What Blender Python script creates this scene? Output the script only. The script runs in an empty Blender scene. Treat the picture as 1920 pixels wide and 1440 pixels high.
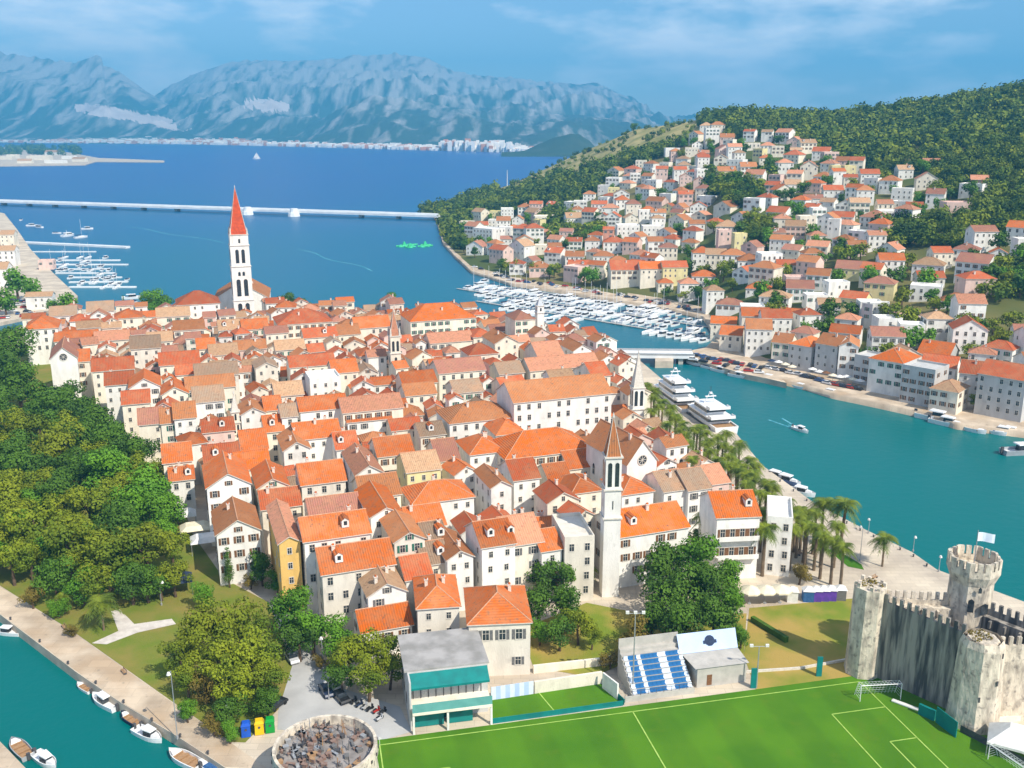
import bpy, math, random
import numpy as np
from mathutils import noise as mn, Vector
random.seed(7); rng = np.random.default_rng(7)
sc = bpy.context.scene
col = sc.collection
# ------------------------------------------------------------------ camera, world, sun, exposure
F = 1800.0; TH = math.atan(480 / F); H = 100.0; S = math.sin(TH); C = math.cos(TH); K = H / 70.0
cd = bpy.data.cameras.new('camera'); cam = bpy.data.objects.new('camera', cd); col.objects.link(cam)
cd.sensor_width = 36; cd.lens = 36 * F / 1920; cd.clip_start = 1; cd.clip_end = 60000
cam.location = (0, 0, H); cam.rotation_euler = (math.pi / 2 - TH, 0, 0)
sc.camera = cam
SUN_EL = math.radians(46); SUN_AZ = math.atan2(0.69, -0.724)      # azimuth from +Y towards +X
w = bpy.data.worlds.new('World'); sc.world = w; w.use_nodes = True
nt = w.node_tree; N = nt.nodes; L = nt.links; N.clear()
out = N.new('ShaderNodeOutputWorld'); bg = N.new('ShaderNodeBackground'); sky = N.new('ShaderNodeTexSky')
sky.sky_type = 'NISHITA'; sky.sun_disc = False; sky.sun_elevation = SUN_EL; sky.sun_rotation = SUN_AZ
sky.air_density = 1.0; sky.dust_density = 0.2; sky.ozone_density = 4.0
bg.inputs['Strength'].default_value = 0.088
tc = N.new('ShaderNodeTexCoord'); mp = N.new('ShaderNodeMapping'); mp.inputs['Scale'].default_value = (1.0, 1.0, 3.2)
mp.inputs['Location'].default_value = (3.3, 1.2, 0.8)
no = N.new('ShaderNodeTexNoise'); no.inputs['Scale'].default_value = 7.0; no.inputs['Detail'].default_value = 7; no.inputs['Roughness'].default_value = 0.55
cr = N.new('ShaderNodeValToRGB'); cr.color_ramp.elements[0].position = 0.46; cr.color_ramp.elements[1].position = 0.67
cr.color_ramp.elements[0].color = (0, 0, 0, 1); cr.color_ramp.elements[1].color = (0.85, 0.85, 0.85, 1)
mx = N.new('ShaderNodeMix'); mx.data_type = 'RGBA'; mx.inputs[7].default_value = (15, 14.4, 14.4, 1)
tint = N.new('ShaderNodeMix'); tint.data_type = 'RGBA'; tint.blend_type = 'MULTIPLY'; tint.inputs[0].default_value = 1; tint.inputs[7].default_value = (1.22, 1.24, 1.32, 1)
L.new(tc.outputs['Generated'], mp.inputs['Vector']); L.new(mp.outputs['Vector'], no.inputs['Vector']); L.new(no.outputs['Fac'], cr.inputs['Fac'])
L.new(cr.outputs['Color'], mx.inputs[0]); L.new(sky.outputs['Color'], tint.inputs[6]); L.new(tint.outputs[2], mx.inputs[6]); L.new(mx.outputs[2], bg.inputs['Color']); L.new(bg.outputs['Background'], out.inputs['Surface'])
sd = bpy.data.lights.new('sun', 'SUN'); sd.energy = 4.8; sd.angle = math.radians(0.53); sd.color = (1, 0.935, 0.81)
so = bpy.data.objects.new('sun', sd); col.objects.link(so)
sdir = Vector((0.69 * math.cos(SUN_EL), -0.724 * math.cos(SUN_EL), math.sin(SUN_EL)))
so.rotation_euler = sdir.to_track_quat('Z', 'Y').to_euler(); so.location = (0, 0, 300)
sc.view_settings.view_transform = 'Standard'; sc.view_settings.look = 'None'; sc.view_settings.exposure = 0.35; sc.view_settings.gamma = 1
sc.view_settings.use_curve_mapping = False
sc.cycles.max_bounces = 6; sc.cycles.volume_bounces = 0; sc.cycles.transparent_max_bounces = 6

# ------------------------------------------------------------------ picture <-> place
def ray(px, py):
    u = (px - 960) / F; v = (py - 720) / F
    return (u, C - v * S, -S - v * C)
def gp(px, py, z=2.0):
    r = ray(px, py); t = (H - z) / -r[2]
    return Vector((r[0] * t, r[1] * t, z))
def proj(p):
    dz = p[2] - H; d = p[1] * C - dz * S
    return (960 + F * p[0] / d, 720 - F * (p[1] * S + dz * C) / d)
def dep(p): return p[1] * C - (p[2] - H) * S
def zat(px, py, Y):
    r = ray(px, py); return H + r[2] * Y / r[1]
def inpoly(x, y, P):
    c = False; j = len(P) - 1
    for i in range(len(P)):
        if (P[i][1] > y) != (P[j][1] > y) and x < (P[j][0] - P[i][0]) * (y - P[i][1]) / (P[j][1] - P[i][1]) + P[i][0]: c = not c
        j = i
    return c

# ------------------------------------------------------------------ materials
M = {}
def mat(name, c1, c2=None, scale=1.0, detail=4, rough=0.85, bump=0.0, bscale=None, rand=0.0, stretch=None, lo=0.35, hi=0.65, spec=0.3, metal=0.0, coord='Object', wave=None, trans=0.0, mottle=None, brick=None, bands=None):
    m = bpy.data.materials.new(name); m.use_nodes = True; n = m.node_tree.nodes; l = m.node_tree.links
    b = n['Principled BSDF']; b.inputs['Roughness'].default_value = rough; b.inputs['Metallic'].default_value = metal
    b.inputs['Specular IOR Level'].default_value = spec
    t = n.new('ShaderNodeTexCoord'); src = t.outputs[coord]
    if stretch:
        mm = n.new('ShaderNodeMapping'); mm.inputs['Scale'].default_value = stretch; l.new(src, mm.inputs['Vector']); src = mm.outputs['Vector']
    c2 = c2 or tuple(x * 0.75 for x in c1)
    nz = n.new('ShaderNodeTexNoise'); nz.inputs['Scale'].default_value = scale; nz.inputs['Detail'].default_value = detail; l.new(src, nz.inputs['Vector'])
    r = n.new('ShaderNodeMapRange'); r.inputs[1].default_value = lo; r.inputs[2].default_value = hi; l.new(nz.outputs['Fac'], r.inputs[0])
    x = n.new('ShaderNodeMix'); x.data_type = 'RGBA'; x.inputs[6].default_value = (*c1, 1); x.inputs[7].default_value = (*c2, 1); l.new(r.outputs[0], x.inputs[0])
    cs = x.outputs[2]; hsrc = nz.outputs['Fac']
    if wave:                                                        # tile rows: (scale, strength)
        wv = n.new('ShaderNodeTexWave'); wv.bands_direction = 'X'; wv.inputs['Scale'].default_value = wave[0]; wv.inputs['Distortion'].default_value = 0.6; wv.inputs['Detail'].default_value = 1
        l.new(t.outputs[coord], wv.inputs['Vector'])
        wr = n.new('ShaderNodeMapRange'); wr.inputs[3].default_value = 1 - wave[1]; wr.inputs[4].default_value = 1.05; l.new(wv.outputs['Fac'], wr.inputs[0])
        hv = n.new('ShaderNodeHueSaturation'); l.new(wr.outputs[0], hv.inputs['Value']); l.new(cs, hv.inputs['Color']); cs = hv.outputs['Color']; hsrc = wv.outputs['Fac']
    if mottle:                                                      # big faded patches and small dark lichen spots
        for (sc_, col_, l0, h0) in mottle:
            nm_ = n.new('ShaderNodeTexNoise'); nm_.inputs['Scale'].default_value = sc_; nm_.inputs['Detail'].default_value = 6
            ob_ = n.new('ShaderNodeObjectInfo'); va = n.new('ShaderNodeVectorMath'); va.operation = 'ADD'; l.new(t.outputs[coord], va.inputs[0]); l.new(ob_.outputs['Location'], va.inputs[1]); l.new(va.outputs[0], nm_.inputs['Vector'])
            rm = n.new('ShaderNodeMapRange'); rm.inputs[1].default_value = l0; rm.inputs[2].default_value = h0; rm.inputs[4].default_value = .8; l.new(nm_.outputs['Fac'], rm.inputs[0])
            xm = n.new('ShaderNodeMix'); xm.data_type = 'RGBA'; xm.inputs[7].default_value = (*col_, 1); l.new(rm.outputs[0], xm.inputs[0]); l.new(cs, xm.inputs[6]); cs = xm.outputs[2]
    if brick:                                                       # (slab width, slab depth, strength)
        tb_ = n.new('ShaderNodeTexBrick'); tb_.inputs['Scale'].default_value = 1; tb_.inputs['Brick Width'].default_value = brick[0]; tb_.inputs['Row Height'].default_value = brick[1]; tb_.inputs['Mortar Size'].default_value = .06
        tb_.inputs['Color1'].default_value = (1, 1, 1, 1); tb_.inputs['Color2'].default_value = (.88, .88, .88, 1); tb_.inputs['Mortar'].default_value = (1 - brick[2],) * 3 + (1,); l.new(src, tb_.inputs['Vector'])
        xb = n.new('ShaderNodeMix'); xb.data_type = 'RGBA'; xb.blend_type = 'MULTIPLY'; xb.inputs[0].default_value = 1; l.new(cs, xb.inputs[6]); l.new(tb_.outputs['Color'], xb.inputs[7]); cs = xb.outputs[2]
    if bands:                                                       # mown bands: (direction angle, width, strength)
        mb_ = n.new('ShaderNodeMapping'); mb_.inputs['Rotation'].default_value = (0, 0, -bands[0]); l.new(t.outputs[coord], mb_.inputs['Vector']); wb = n.new('ShaderNodeTexWave'); wb.inputs['Scale'].default_value = .314 / bands[1] / 2; wb.inputs['Distortion'].default_value = .4; l.new(mb_.outputs['Vector'], wb.inputs['Vector'])
        rb_ = n.new('ShaderNodeMapRange'); rb_.inputs[1].default_value = .35; rb_.inputs[2].default_value = .65; rb_.inputs[3].default_value = 1 - bands[2]; rb_.inputs[4].default_value = 1.0; l.new(wb.outputs['Fac'], rb_.inputs[0]); hb_ = n.new('ShaderNodeHueSaturation'); l.new(rb_.outputs[0], hb_.inputs['Value']); l.new(cs, hb_.inputs['Color']); cs = hb_.outputs['Color']
    if rand:
        oi = n.new('ShaderNodeObjectInfo'); rr = n.new('ShaderNodeMapRange'); rr.inputs[3].default_value = 1 - rand; rr.inputs[4].default_value = 1 + rand
        l.new(oi.outputs['Random'], rr.inputs[0]); hs = n.new('ShaderNodeHueSaturation'); l.new(rr.outputs[0], hs.inputs['Value']); l.new(cs, hs.inputs['Color']); cs = hs.outputs['Color']
    l.new(cs, b.inputs['Base Color'])
    if bump:
        bp = n.new('ShaderNodeBump'); bp.inputs['Strength'].default_value = bump; bp.inputs['Distance'].default_value = 0.2
        if bscale:
            nb = n.new('ShaderNodeTexNoise'); nb.inputs['Scale'].default_value = bscale; nb.inputs['Detail'].default_value = 3; l.new(src, nb.inputs['Vector']); hsrc = nb.outputs['Fac']
        l.new(hsrc, bp.inputs['Height']); l.new(bp.outputs['Normal'], b.inputs['Normal'])
    if trans:
        tr = n.new('ShaderNodeBsdfTranslucent'); l.new(cs, tr.inputs['Color']); ms = n.new('ShaderNodeMixShader'); ms.inputs[0].default_value = trans
        l.new(b.outputs[0], ms.inputs[1]); l.new(tr.outputs[0], ms.inputs[2]); l.new(ms.outputs[0], n['Material Output'].inputs['Surface'])
    M[name] = m; return m
ROOF = {'O': ('bright orange', (.74, .155, .012)), 'o': ('orange', (.58, .135, .024)), 'r': ('orange-red', (.52, .11, .035)), 'b': ('orange-brown', (.48, .18, .065)),
        's': ('salmon', (.62, .27, .16)), 'g': ('grey-brown', (.35, .25, .17)), 'm': ('dull red', (.40, .17, .12)), 'p': ('pale brown', (.52, .33, .19))}
for k, (nm, c) in ROOF.items():
    mat('roof_' + k, c, tuple(a * .5 + b * .5 for a, b in zip(c, (.34, .19, .11))), scale=.9, detail=9, rough=.9, bump=.5, rand=.24, wave=(.62, .17), spec=.15, lo=.40, hi=.68, mottle=((.22, tuple(a * .45 + b * .55 for a, b in zip(c, (.46, .235, .12))),   .47, .68), (1.6, (.20, .115, .075), .57, .72)))
WALL = {'w': ('white', (.89, .86, .80)), 'c': ('cream', (.87, .79, .65)), 's': ('pale stone', (.76, .70, .60)), 'y': ('ochre', (.78, .50, .16)), 'p': ('pink', (.80, .58, .50)),
        'l': ('yellow', (.82, .72, .38)), 'e': ('salmon', (.78, .38, .26)), 'g': ('grey', (.55, .54, .52))}
for k, (nm, c) in WALL.items():
    mat('wall_' + k, c, tuple(x * .80 for x in c), scale=.45, detail=7, rough=.92, bump=.25, bscale=3, rand=.07, stretch=(1, 1, .35), spec=.15, lo=.42, hi=.72, mottle=((.5, tuple(x * .66 for x in c), .60, .80), (2.2, tuple(x * .72 for x in c), .62, .78)))
mat('stone_trim', (.70, .66, .58), (.58, .53, .46), scale=2, rough=.9)
mat('chimney_plaster', (.78, .70, .60), (.6, .5, .42), scale=3, rough=.9)
mat('ridge_mortar', (.60, .34, .21), (.50, .24, .13), scale=2, rough=.95)
mat('glass_dark', (.02, .025, .03), (.05, .06, .07), scale=1.5, rough=.12, spec=.6)
mat('shutter_green', (.03, .14, .09), (.05, .18, .13), scale=4, rough=.6)
mat('shutter_grey', (.12, .12, .12), (.2, .19, .18), scale=4, rough=.7)
mat('shutter_brown', (.16, .07, .03), (.22, .11, .05), scale=4, rough=.7)
mat('paving', (.70, .60, .46), (.50, .42, .33), scale=.10, detail=8, rough=.9, bump=.1, bscale=2, coord='Object', brick=(3.2, 1.6, .22))
mat('quay_stone', (.62, .52, .40), (.44, .37, .29), scale=.25, detail=9, rough=.9, bump=.2, bscale=1.5)
mat('quay_path', (.70, .57, .42), (.46, .36, .26), scale=.16, detail=12, rough=.92, bump=.2, bscale=2, lo=.36, hi=.66, brick=(4.0, 2.4, .16), mottle=((.09, (.50, .36, .23), .52, .66), (.7, (.36, .29, .22), .64, .74)))
mat('bastion_floor', (.34, .31, .29), (.20, .18, .17), scale=.6, detail=8, rough=.95)
mat('asphalt', (.50, .495, .48), (.40, .395, .385), scale=.2, detail=8, rough=.95)
mat('park_grass', (.15, .20, .02), (.26, .21, .05), scale=.18, detail=9, rough=1, bump=.5, bscale=3, lo=.35, hi=.7)
mat('dry_grass', (.17, .23, .018), (.40, .28, .07), scale=.09, detail=8, rough=1, bump=.4, bscale=3, lo=.38, hi=.62)
mat('turf', (.058, .180, .003), (.088, .225, .005), scale=.09, detail=9, rough=1, bump=.3, bscale=6, bands=(math.radians(12), 5.5, .10), mottle=((.25, (.11, .20, .008), .58, .8),))
mat('line_paint', (.42, .60, .14), (.30, .48, .08), scale=1, rough=.9)
mat('gravel_path', (.68, .62, .55), (.56, .5, .44), scale=.8, detail=8, rough=.95)
mat('dry_slope', (.44, .36, .14), (.20, .20, .05), scale=.03, detail=8, rough=1, bump=.6, bscale=.2, lo=.42, hi=.66)
mat('hill_soil', (.07, .095, .016), (.20, .165, .06), scale=.012, detail=9, rough=1, bump=.6, bscale=.15, lo=.42, hi=.66)
mat('mountain_rock', (.40, .37, .34), (.045, .07, .04), scale=.0055, detail=15, rough=1, bump=.9, bscale=.02, lo=.40, hi=.60, stretch=(2.2, .42, .42))
_m = M['mountain_rock']; n = _m.node_tree.nodes; l = _m.node_tree.links       # scrub on the lower slopes, bare rock higher up
_nz = next(x for x in n if x.type == 'TEX_NOISE' and x.inputs['Detail'].default_value > 14); _mr = next(x for x in n if x.type == 'MAP_RANGE')
_t = n.new('ShaderNodeTexCoord'); _s = n.new('ShaderNodeSeparateXYZ'); l.new(_t.outputs['Object'], _s.inputs[0]); _a = n.new('ShaderNodeMapRange'); _a.inputs[1].default_value = 0; _a.inputs[2].default_value = 620; _a.inputs[3].default_value = .13; _a.inputs[4].default_value = -.10
l.new(_s.outputs['Z'], _a.inputs[0]); _d = n.new('ShaderNodeMath'); _d.operation = 'ADD'; l.new(_nz.outputs['Fac'], _d.inputs[0]); l.new(_a.outputs[0], _d.inputs[1]); l.new(_d.outputs[0], _mr.inputs[0])
mat('far_wood', (.03, .055, .02), (.05, .07, .03), scale=.01, rough=1, bump=.6)
mat('bare_quarry', (.72, .62, .56), (.55, .46, .42), scale=.004, detail=6, rough=1)
mat('wood_bark', (.15, .10, .06), (.09, .06, .04), scale=3, rough=.95, bump=.4)
mat('palm_bark', (.22, .16, .10), (.12, .085, .055), scale=5, rough=.95, bump=.5)
mat('leaf_pine', (.28, .315, .010), (.085, .145, .007), scale=.5, detail=4, rough=.75, rand=.14, trans=.12, lo=.3, hi=.7)
mat('leaf_dark', (.10, .205, .010), (.034, .085, .008), scale=.5, detail=4, rough=.7, rand=.12, trans=.1, lo=.3, hi=.7)
mat('leaf_green', (.15, .32, .012), (.06, .17, .010), scale=.5, detail=4, rough=.7, rand=.12, trans=.14, lo=.3, hi=.7)
mat('leaf_olive', (.25, .19, .03), (.13, .10, .02), scale=.5, rough=.8, rand=.1, trans=.2)
mat('leaf_palm', (.22, .27, .015), (.08, .13, .012), scale=.6, rough=.6, rand=.12, trans=.15)
mat('leaf_forest_light', (.23, .265, .015), (.08, .135, .010), scale=.05, detail=5, rough=.85, trans=.1, lo=.35, hi=.65)
mat('leaf_forest_dark', (.075, .12, .010), (.02, .05, .007), scale=.05, detail=5, rough=.85, trans=.1, lo=.35, hi=.65)
mat('leaf_forest', (.165, .215, .012), (.045, .095, .008), scale=.035, detail=6, rough=.85, trans=.18, lo=.35, hi=.65)
mat('fort_stone', (.72, .63, .50), (.36, .31, .25), scale=.9, detail=12, rough=.95, bump=.9, bscale=1.6, stretch=(1, 1, .4), lo=.42, hi=.68, mottle=((1.1, (.20, .175, .15), .56, .70),))
mat('fort_stone_shaded', (.36, .325, .28), (.085, .08, .076), scale=.7, detail=12, rough=.95, bump=.9, bscale=1.6, stretch=(1.4, 1.4, .16), lo=.40, hi=.60)  # shade of walls facing away from the sun painted into the streaked stone
mat('fort_floor', (.66, .60, .50), (.5, .45, .38), scale=.3, rough=.95)
mat('white_gloss', (.85, .85, .84), (.78, .78, .78), scale=1, rough=.3, spec=.5)
mat('boat_grey', (.42, .44, .46), (.35, .36, .38), scale=1, rough=.5)
mat('canvas_blue', (.03, .10, .26), (.05, .14, .32), scale=2, rough=.8)
mat('canvas_navy', (.02, .03, .07), (.03, .05, .1), scale=2, rough=.8)
mat('canvas_white', (.82, .80, .76), (.7, .68, .64), scale=1, rough=.9)
mat('canvas_cream', (.82, .74, .55), (.7, .62, .46), scale=1, rough=.9)
mat('canvas_purple', (.16, .06, .42), (.10, .05, .3), scale=1, rough=.9)
mat('teak', (.42, .26, .14), (.34, .2, .1), scale=3, rough=.7)
mat('teal_paint', (.008, .22, .20), (.01, .17, .16), scale=.6, rough=.5)
mat('teal_glass', (.16, .42, .40), (.12, .34, .33), scale=.5, rough=.15, spec=.6)
mat('seat_blue', (.03, .15, .36), (.04, .19, .42), scale=2, rough=.5)
mat('seat_white', (.74, .80, .88), (.66, .72, .8), scale=2, rough=.5)
mat('sheet_pale_blue', (.50, .62, .88), (.44, .56, .82), scale=.4, rough=.6)
mat('concrete', (.52, .49, .44), (.42, .40, .36), scale=.6, detail=7, rough=.95, bump=.2)
mat('flat_roof_felt', (.27, .26, .24), (.42, .40, .38), scale=.35, detail=5, rough=.95)
mat('metal_grey', (.45, .46, .47), (.38, .39, .4), scale=2, rough=.45, metal=.4)
mat('metal_dark', (.08, .08, .085), (.13, .12, .12), scale=2, rough=.6, metal=.3)
mat('rust', (.22, .13, .10), (.30, .22, .18), scale=2, rough=.9)
mat('net', (.75, .80, .80), (.68, .72, .72), scale=2, rough=.8)
mat('bin_blue', (.015, .09, .50), (.02, .11, .55), scale=1, rough=.45)
mat('bin_yellow', (.85, .52, .01), (.8, .47, .01), scale=1, rough=.45)
mat('bin_green', (.01, .32, .04), (.01, .28, .04), scale=1, rough=.45)
mat('tyre', (.02, .02, .02), scale=1, rough=.9)
mat('spire_red', (.62, .085, .02), (.42, .06, .02), scale=.8, rough=.8)
mat('slate_dome', (.50, .53, .58), (.42, .45, .5), scale=.5, detail=6, rough=.7)
mat('bridge_white', (.80, .82, .82), (.70, .72, .72), scale=.1, rough=.8)
mat('float_green', (.04, .42, .14), (.06, .55, .3), scale=.5, rough=.5)
mat('flag_cloth', (.78, .85, .92), (.7, .78, .9), scale=1, rough=.9)
for nm, c in dict(silver=(.55, .56, .58), navy=(.02, .035, .08), white=(.8, .8, .8), red=(.45, .03, .02), black=(.02, .02, .022), blue=(.03, .10, .28)).items():
    mat('paint_' + nm, c, tuple(x * .92 for x in c), scale=1, rough=.25, spec=.6)
# water: a body colour that goes from turquoise shallows to deep blue
wm = mat('sea_water', (.0, .145, .15), (.0, .12, .125), scale=.012, detail=5, rough=.3, spec=.14)
n = wm.node_tree.nodes; l = wm.node_tree.links; b = n['Principled BSDF']
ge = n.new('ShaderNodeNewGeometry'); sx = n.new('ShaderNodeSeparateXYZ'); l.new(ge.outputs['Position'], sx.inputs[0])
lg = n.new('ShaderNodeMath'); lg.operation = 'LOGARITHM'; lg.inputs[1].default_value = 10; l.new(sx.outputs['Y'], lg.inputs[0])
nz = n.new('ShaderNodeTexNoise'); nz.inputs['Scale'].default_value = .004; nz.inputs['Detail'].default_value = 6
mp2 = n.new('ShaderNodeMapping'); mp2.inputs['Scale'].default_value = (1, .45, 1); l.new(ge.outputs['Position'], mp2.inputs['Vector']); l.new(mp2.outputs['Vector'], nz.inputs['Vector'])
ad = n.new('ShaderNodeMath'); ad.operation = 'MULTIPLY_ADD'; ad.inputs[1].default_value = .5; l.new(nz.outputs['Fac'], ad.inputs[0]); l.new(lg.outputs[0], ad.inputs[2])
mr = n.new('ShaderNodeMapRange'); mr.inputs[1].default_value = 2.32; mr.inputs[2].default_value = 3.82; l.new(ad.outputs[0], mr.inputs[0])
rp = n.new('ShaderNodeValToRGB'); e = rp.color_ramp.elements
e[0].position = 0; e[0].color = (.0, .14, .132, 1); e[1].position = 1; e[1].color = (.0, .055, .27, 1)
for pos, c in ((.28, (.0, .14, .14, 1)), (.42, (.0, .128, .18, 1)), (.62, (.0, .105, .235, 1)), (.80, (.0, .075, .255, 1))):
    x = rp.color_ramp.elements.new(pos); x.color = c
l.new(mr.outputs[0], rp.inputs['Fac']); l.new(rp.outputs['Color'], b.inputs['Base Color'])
nb = n.new('ShaderNodeTexNoise'); nb.inputs['Scale'].default_value = .35; nb.inputs['Detail'].default_value = 5; l.new(ge.outputs['Position'], nb.inputs['Vector'])
bp = n.new('ShaderNodeBump'); bp.inputs['Strength'].default_value = .35; bp.inputs['Distance'].default_value = .35; l.new(nb.outputs['Fac'], bp.inputs['Height']); l.new(bp.outputs['Normal'], b.inputs['Normal'])
mat('wake_foam', (.20, .48, .54), (.02, .22, .30), scale=.35, detail=8, rough=.6, lo=.35, hi=.6)

# ------------------------------------------------------------------ mesh and object helpers
class MB:
    def __init__(s): s.v = []; s.f = []; s.m = []
    def poly(s, pts, m=0):
        i = len(s.v); s.v += [tuple(p) for p in pts]; s.f.append(tuple(range(i, i + len(pts)))); s.m.append(m); return s
    def box(s, x0, x1, y0, y1, z0, z1, m=0, bottom=True, top=True):
        i = len(s.v); s.v += [(x0, y0, z0), (x1, y0, z0), (x1, y1, z0), (x0, y1, z0), (x0, y0, z1), (x1, y0, z1), (x1, y1, z1), (x0, y1, z1)]
        fs = [(0, 1, 5, 4), (1, 2, 6, 5), (2, 3, 7, 6), (3, 0, 4, 7)] + ([(4, 5, 6, 7)] if top else []) + ([(3, 2, 1, 0)] if bottom else [])
        for f in fs: s.f.append(tuple(i + k for k in f)); s.m.append(m)
        return s
    def prism(s, ring, z0, z1, m=0, taper=1.0, cap=True):
        n = len(ring); cx = sum(p[0] for p in ring) / n; cy = sum(p[1] for p in ring) / n; i = len(s.v)
        s.v += [(p[0], p[1], z0) for p in ring] + [(cx + (p[0] - cx) * taper, cy + (p[1] - cy) * taper, z1) for p in ring]
        for k in range(n): s.f.append((i + k, i + (k + 1) % n, i + n + (k + 1) % n, i + n + k)); s.m.append(m)
        if cap: s.f.append(tuple(i + n + k for k in range(n))); s.m.append(m)
        return s
    def ngon(s, x, y, r, z0, z1, n=8, m=0, r1=None, rot=0, cap=True):
        ring = [(x + r * math.cos(rot + 2 * math.pi * k / n), y + r * math.sin(rot + 2 * math.pi * k / n)) for k in range(n)]
        return s.prism(ring, z0, z1, m, (r1 / r) if r1 is not None else 1.0, cap)
    def bar(s, a, b, r=.05, m=0, n=5, r1=None):
        a = Vector(a); b = Vector(b); d = (b - a)
        if d.length < 1e-6: return s
        d.normalize(); u = d.orthogonal().normalized(); v = d.cross(u); i = len(s.v); r1 = r if r1 is None else r1
        for p, q in ((a, r), (b, r1)):
            for k in range(n):
                t = 2 * math.pi * k / n; s.v.append(tuple(p + u * (q * math.cos(t)) + v * (q * math.sin(t))))
        for k in range(n): s.f.append((i + k, i + (k + 1) % n, i + n + (k + 1) % n, i + n + k)); s.m.append(m)
        s.f.append(tuple(i + n + k for k in range(n))); s.m.append(m); return s
    def mesh(s, name, mats):
        me = bpy.data.meshes.new(name); me.from_pydata(s.v, [], s.f)
        for x in mats: me.materials.append(M[x] if isinstance(x, str) else x)
        if len(mats) > 1: me.polygons.foreach_set('material_index', s.m)
        me.update(); return me
    def obj(s, name, mats, parent=None, loc=(0, 0, 0), rz=0): return put(name, s.mesh(name, mats), parent, loc, rz)
def put(name, me, parent=None, loc=(0, 0, 0), rz=0, sca=None):
    o = bpy.data.objects.new(name, me); col.objects.link(o); o.location = loc
    if rz: o.rotation_euler = (0, 0, rz)
    if sca: o.scale = sca
    if parent: o.parent = parent
    return o
def tag(o, label, cat, group=None, kind=None):
    if label: o['label'] = label
    if cat: o['category'] = cat
    if group: o['group'] = group
    if kind: o['kind'] = kind
    return o
def thing(name, label, cat, loc, rz=0, group=None): return tag(put(name, None, None, loc, rz), label, cat, group)
def struct(o): o['kind'] = 'structure'; return o
def npmesh(name, V, Fq, mats, mi=None):
    me = bpy.data.meshes.new(name); k = Fq.shape[1]; me.vertices.add(len(V)); me.vertices.foreach_set('co', V.astype(np.float32).ravel())
    me.loops.add(Fq.size); me.loops.foreach_set('vertex_index', Fq.astype(np.int32).ravel())
    me.polygons.add(len(Fq)); me.polygons.foreach_set('loop_start', np.arange(0, Fq.size, k, dtype=np.int32))
    for x in mats: me.materials.append(M[x])
    if mi is not None: me.polygons.foreach_set('material_index', mi.astype(np.int32))
    me.update(calc_edges=True); return me
PENDING = []      # things whose label is written at the end: (object, look, pixel)
def later(o, look, noun, px=None): PENDING.append((o, look, noun, px)); return o
LAND = []         # landmarks used by labels: (phrase, x, y)

# ------------------------------------------------------------------ setting: water, land, hill, mountains
m = MB(); m.poly([(-8800, -400, 0), (8800, -400, 0), (8800, 11800, 0), (-8800, 11800, 0)]); struct(m.obj('water', ['sea_water']))
def slab(name, pix, z, matn, zbot=-3.0, side='quay_stone'):
    pts = [gp(x, y, z) for x, y in pix]; mm = MB(); mm.poly(pts, 0)
    for i in range(len(pts)):
        a = pts[i]; b_ = pts[(i + 1) % len(pts)]; mm.poly([a, b_, (b_.x, b_.y, zbot), (a.x, a.y, zbot)], 1)
    return mm.obj(name, [matn, side])
def sheet(name, pix, z, matn): return MB().poly([gp(x, y, z) for x, y in pix]).obj(name, [matn])
QUAY_R = [(1920, 1128), (1757, 1068), (1710, 1035), (1623, 993), (1527, 943), (1430, 873), (1380, 812), (1290, 752), (1225, 697), (1190, 668)]
ISL = [(-300, 940), (0, 1152), (140, 1258), (227, 1318), (333, 1381), (423, 1440), (560, 1540), (900, 1900), (1500, 1900), (2400, 1500), (2200, 1240)] + QUAY_R + \
      [(1130, 655), (1060, 640), (1010, 622), (935, 602), (700, 592), (500, 586), (300, 582), (150, 580), (60, 604), (-300, 760)]
struct(slab('ground', ISL, 2.0, 'paving'))
struct(slab('quay', [(-300, 1290), (0, 1390), (48, 1440), (110, 1500), (-300, 1700)], 1.6, 'quay_path'))
MAIN = [(-400, 690), (60, 592), (138, 566), (146, 555), (100, 512), (58, 468), (32, 430), (8, 400), (-60, 385), (-400, 385)]
struct(slab('shore', MAIN, 1.8, 'paving'))
struct(sheet('promenade', [(-300, 905), (0, 1100), (143, 1190), (317, 1313), (433, 1393), (500, 1440), (422, 1438), (333, 1379), (227, 1316), (140, 1256), (0, 1150), (-300, 938)], 2.02, 'quay_path'))
struct(sheet('park_lawn', [(-300, 890), (0, 1098), (143, 1188), (317, 1311), (433, 1391), (460, 1392), (522, 1330), (548, 1250), (505, 1130), (420, 1085), (360, 1000), (330, 900), (200, 740), (60, 660), (-300, 640)], 2.04, 'park_grass'))
struct(sheet('garden_path', [(172, 1206), (222, 1183), (208, 1146), (224, 1142), (252, 1170), (322, 1160), (330, 1170), (258, 1186), (200, 1208)], 2.07, 'gravel_path'))
struct(sheet('road', [(522, 1332), (552, 1235), (505, 1135), (525, 1130), (590, 1205), (640, 1290), (750, 1325), (772, 1372), (690, 1395), (600, 1372), (520, 1368)], 2.05, 'asphalt'))
struct(sheet('meadow', [(1405, 1140), (1600, 1122), (1640, 1180), (1720, 1262), (1420, 1300), (1395, 1230)], 2.04, 'dry_grass'))
struct(sheet('churchyard_lawn', [(975, 1180), (1100, 1130), (1200, 1150), (1400, 1150), (1395, 1230), (1180, 1240), (1110, 1270), (1000, 1250)], 2.05, 'dry_grass'))
struct(sheet('lawn_strip', [(1551, 1030), (1568, 1030), (1615, 1058), (1620, 1068), (1590, 1062)], 2.06, 'turf'))
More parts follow.
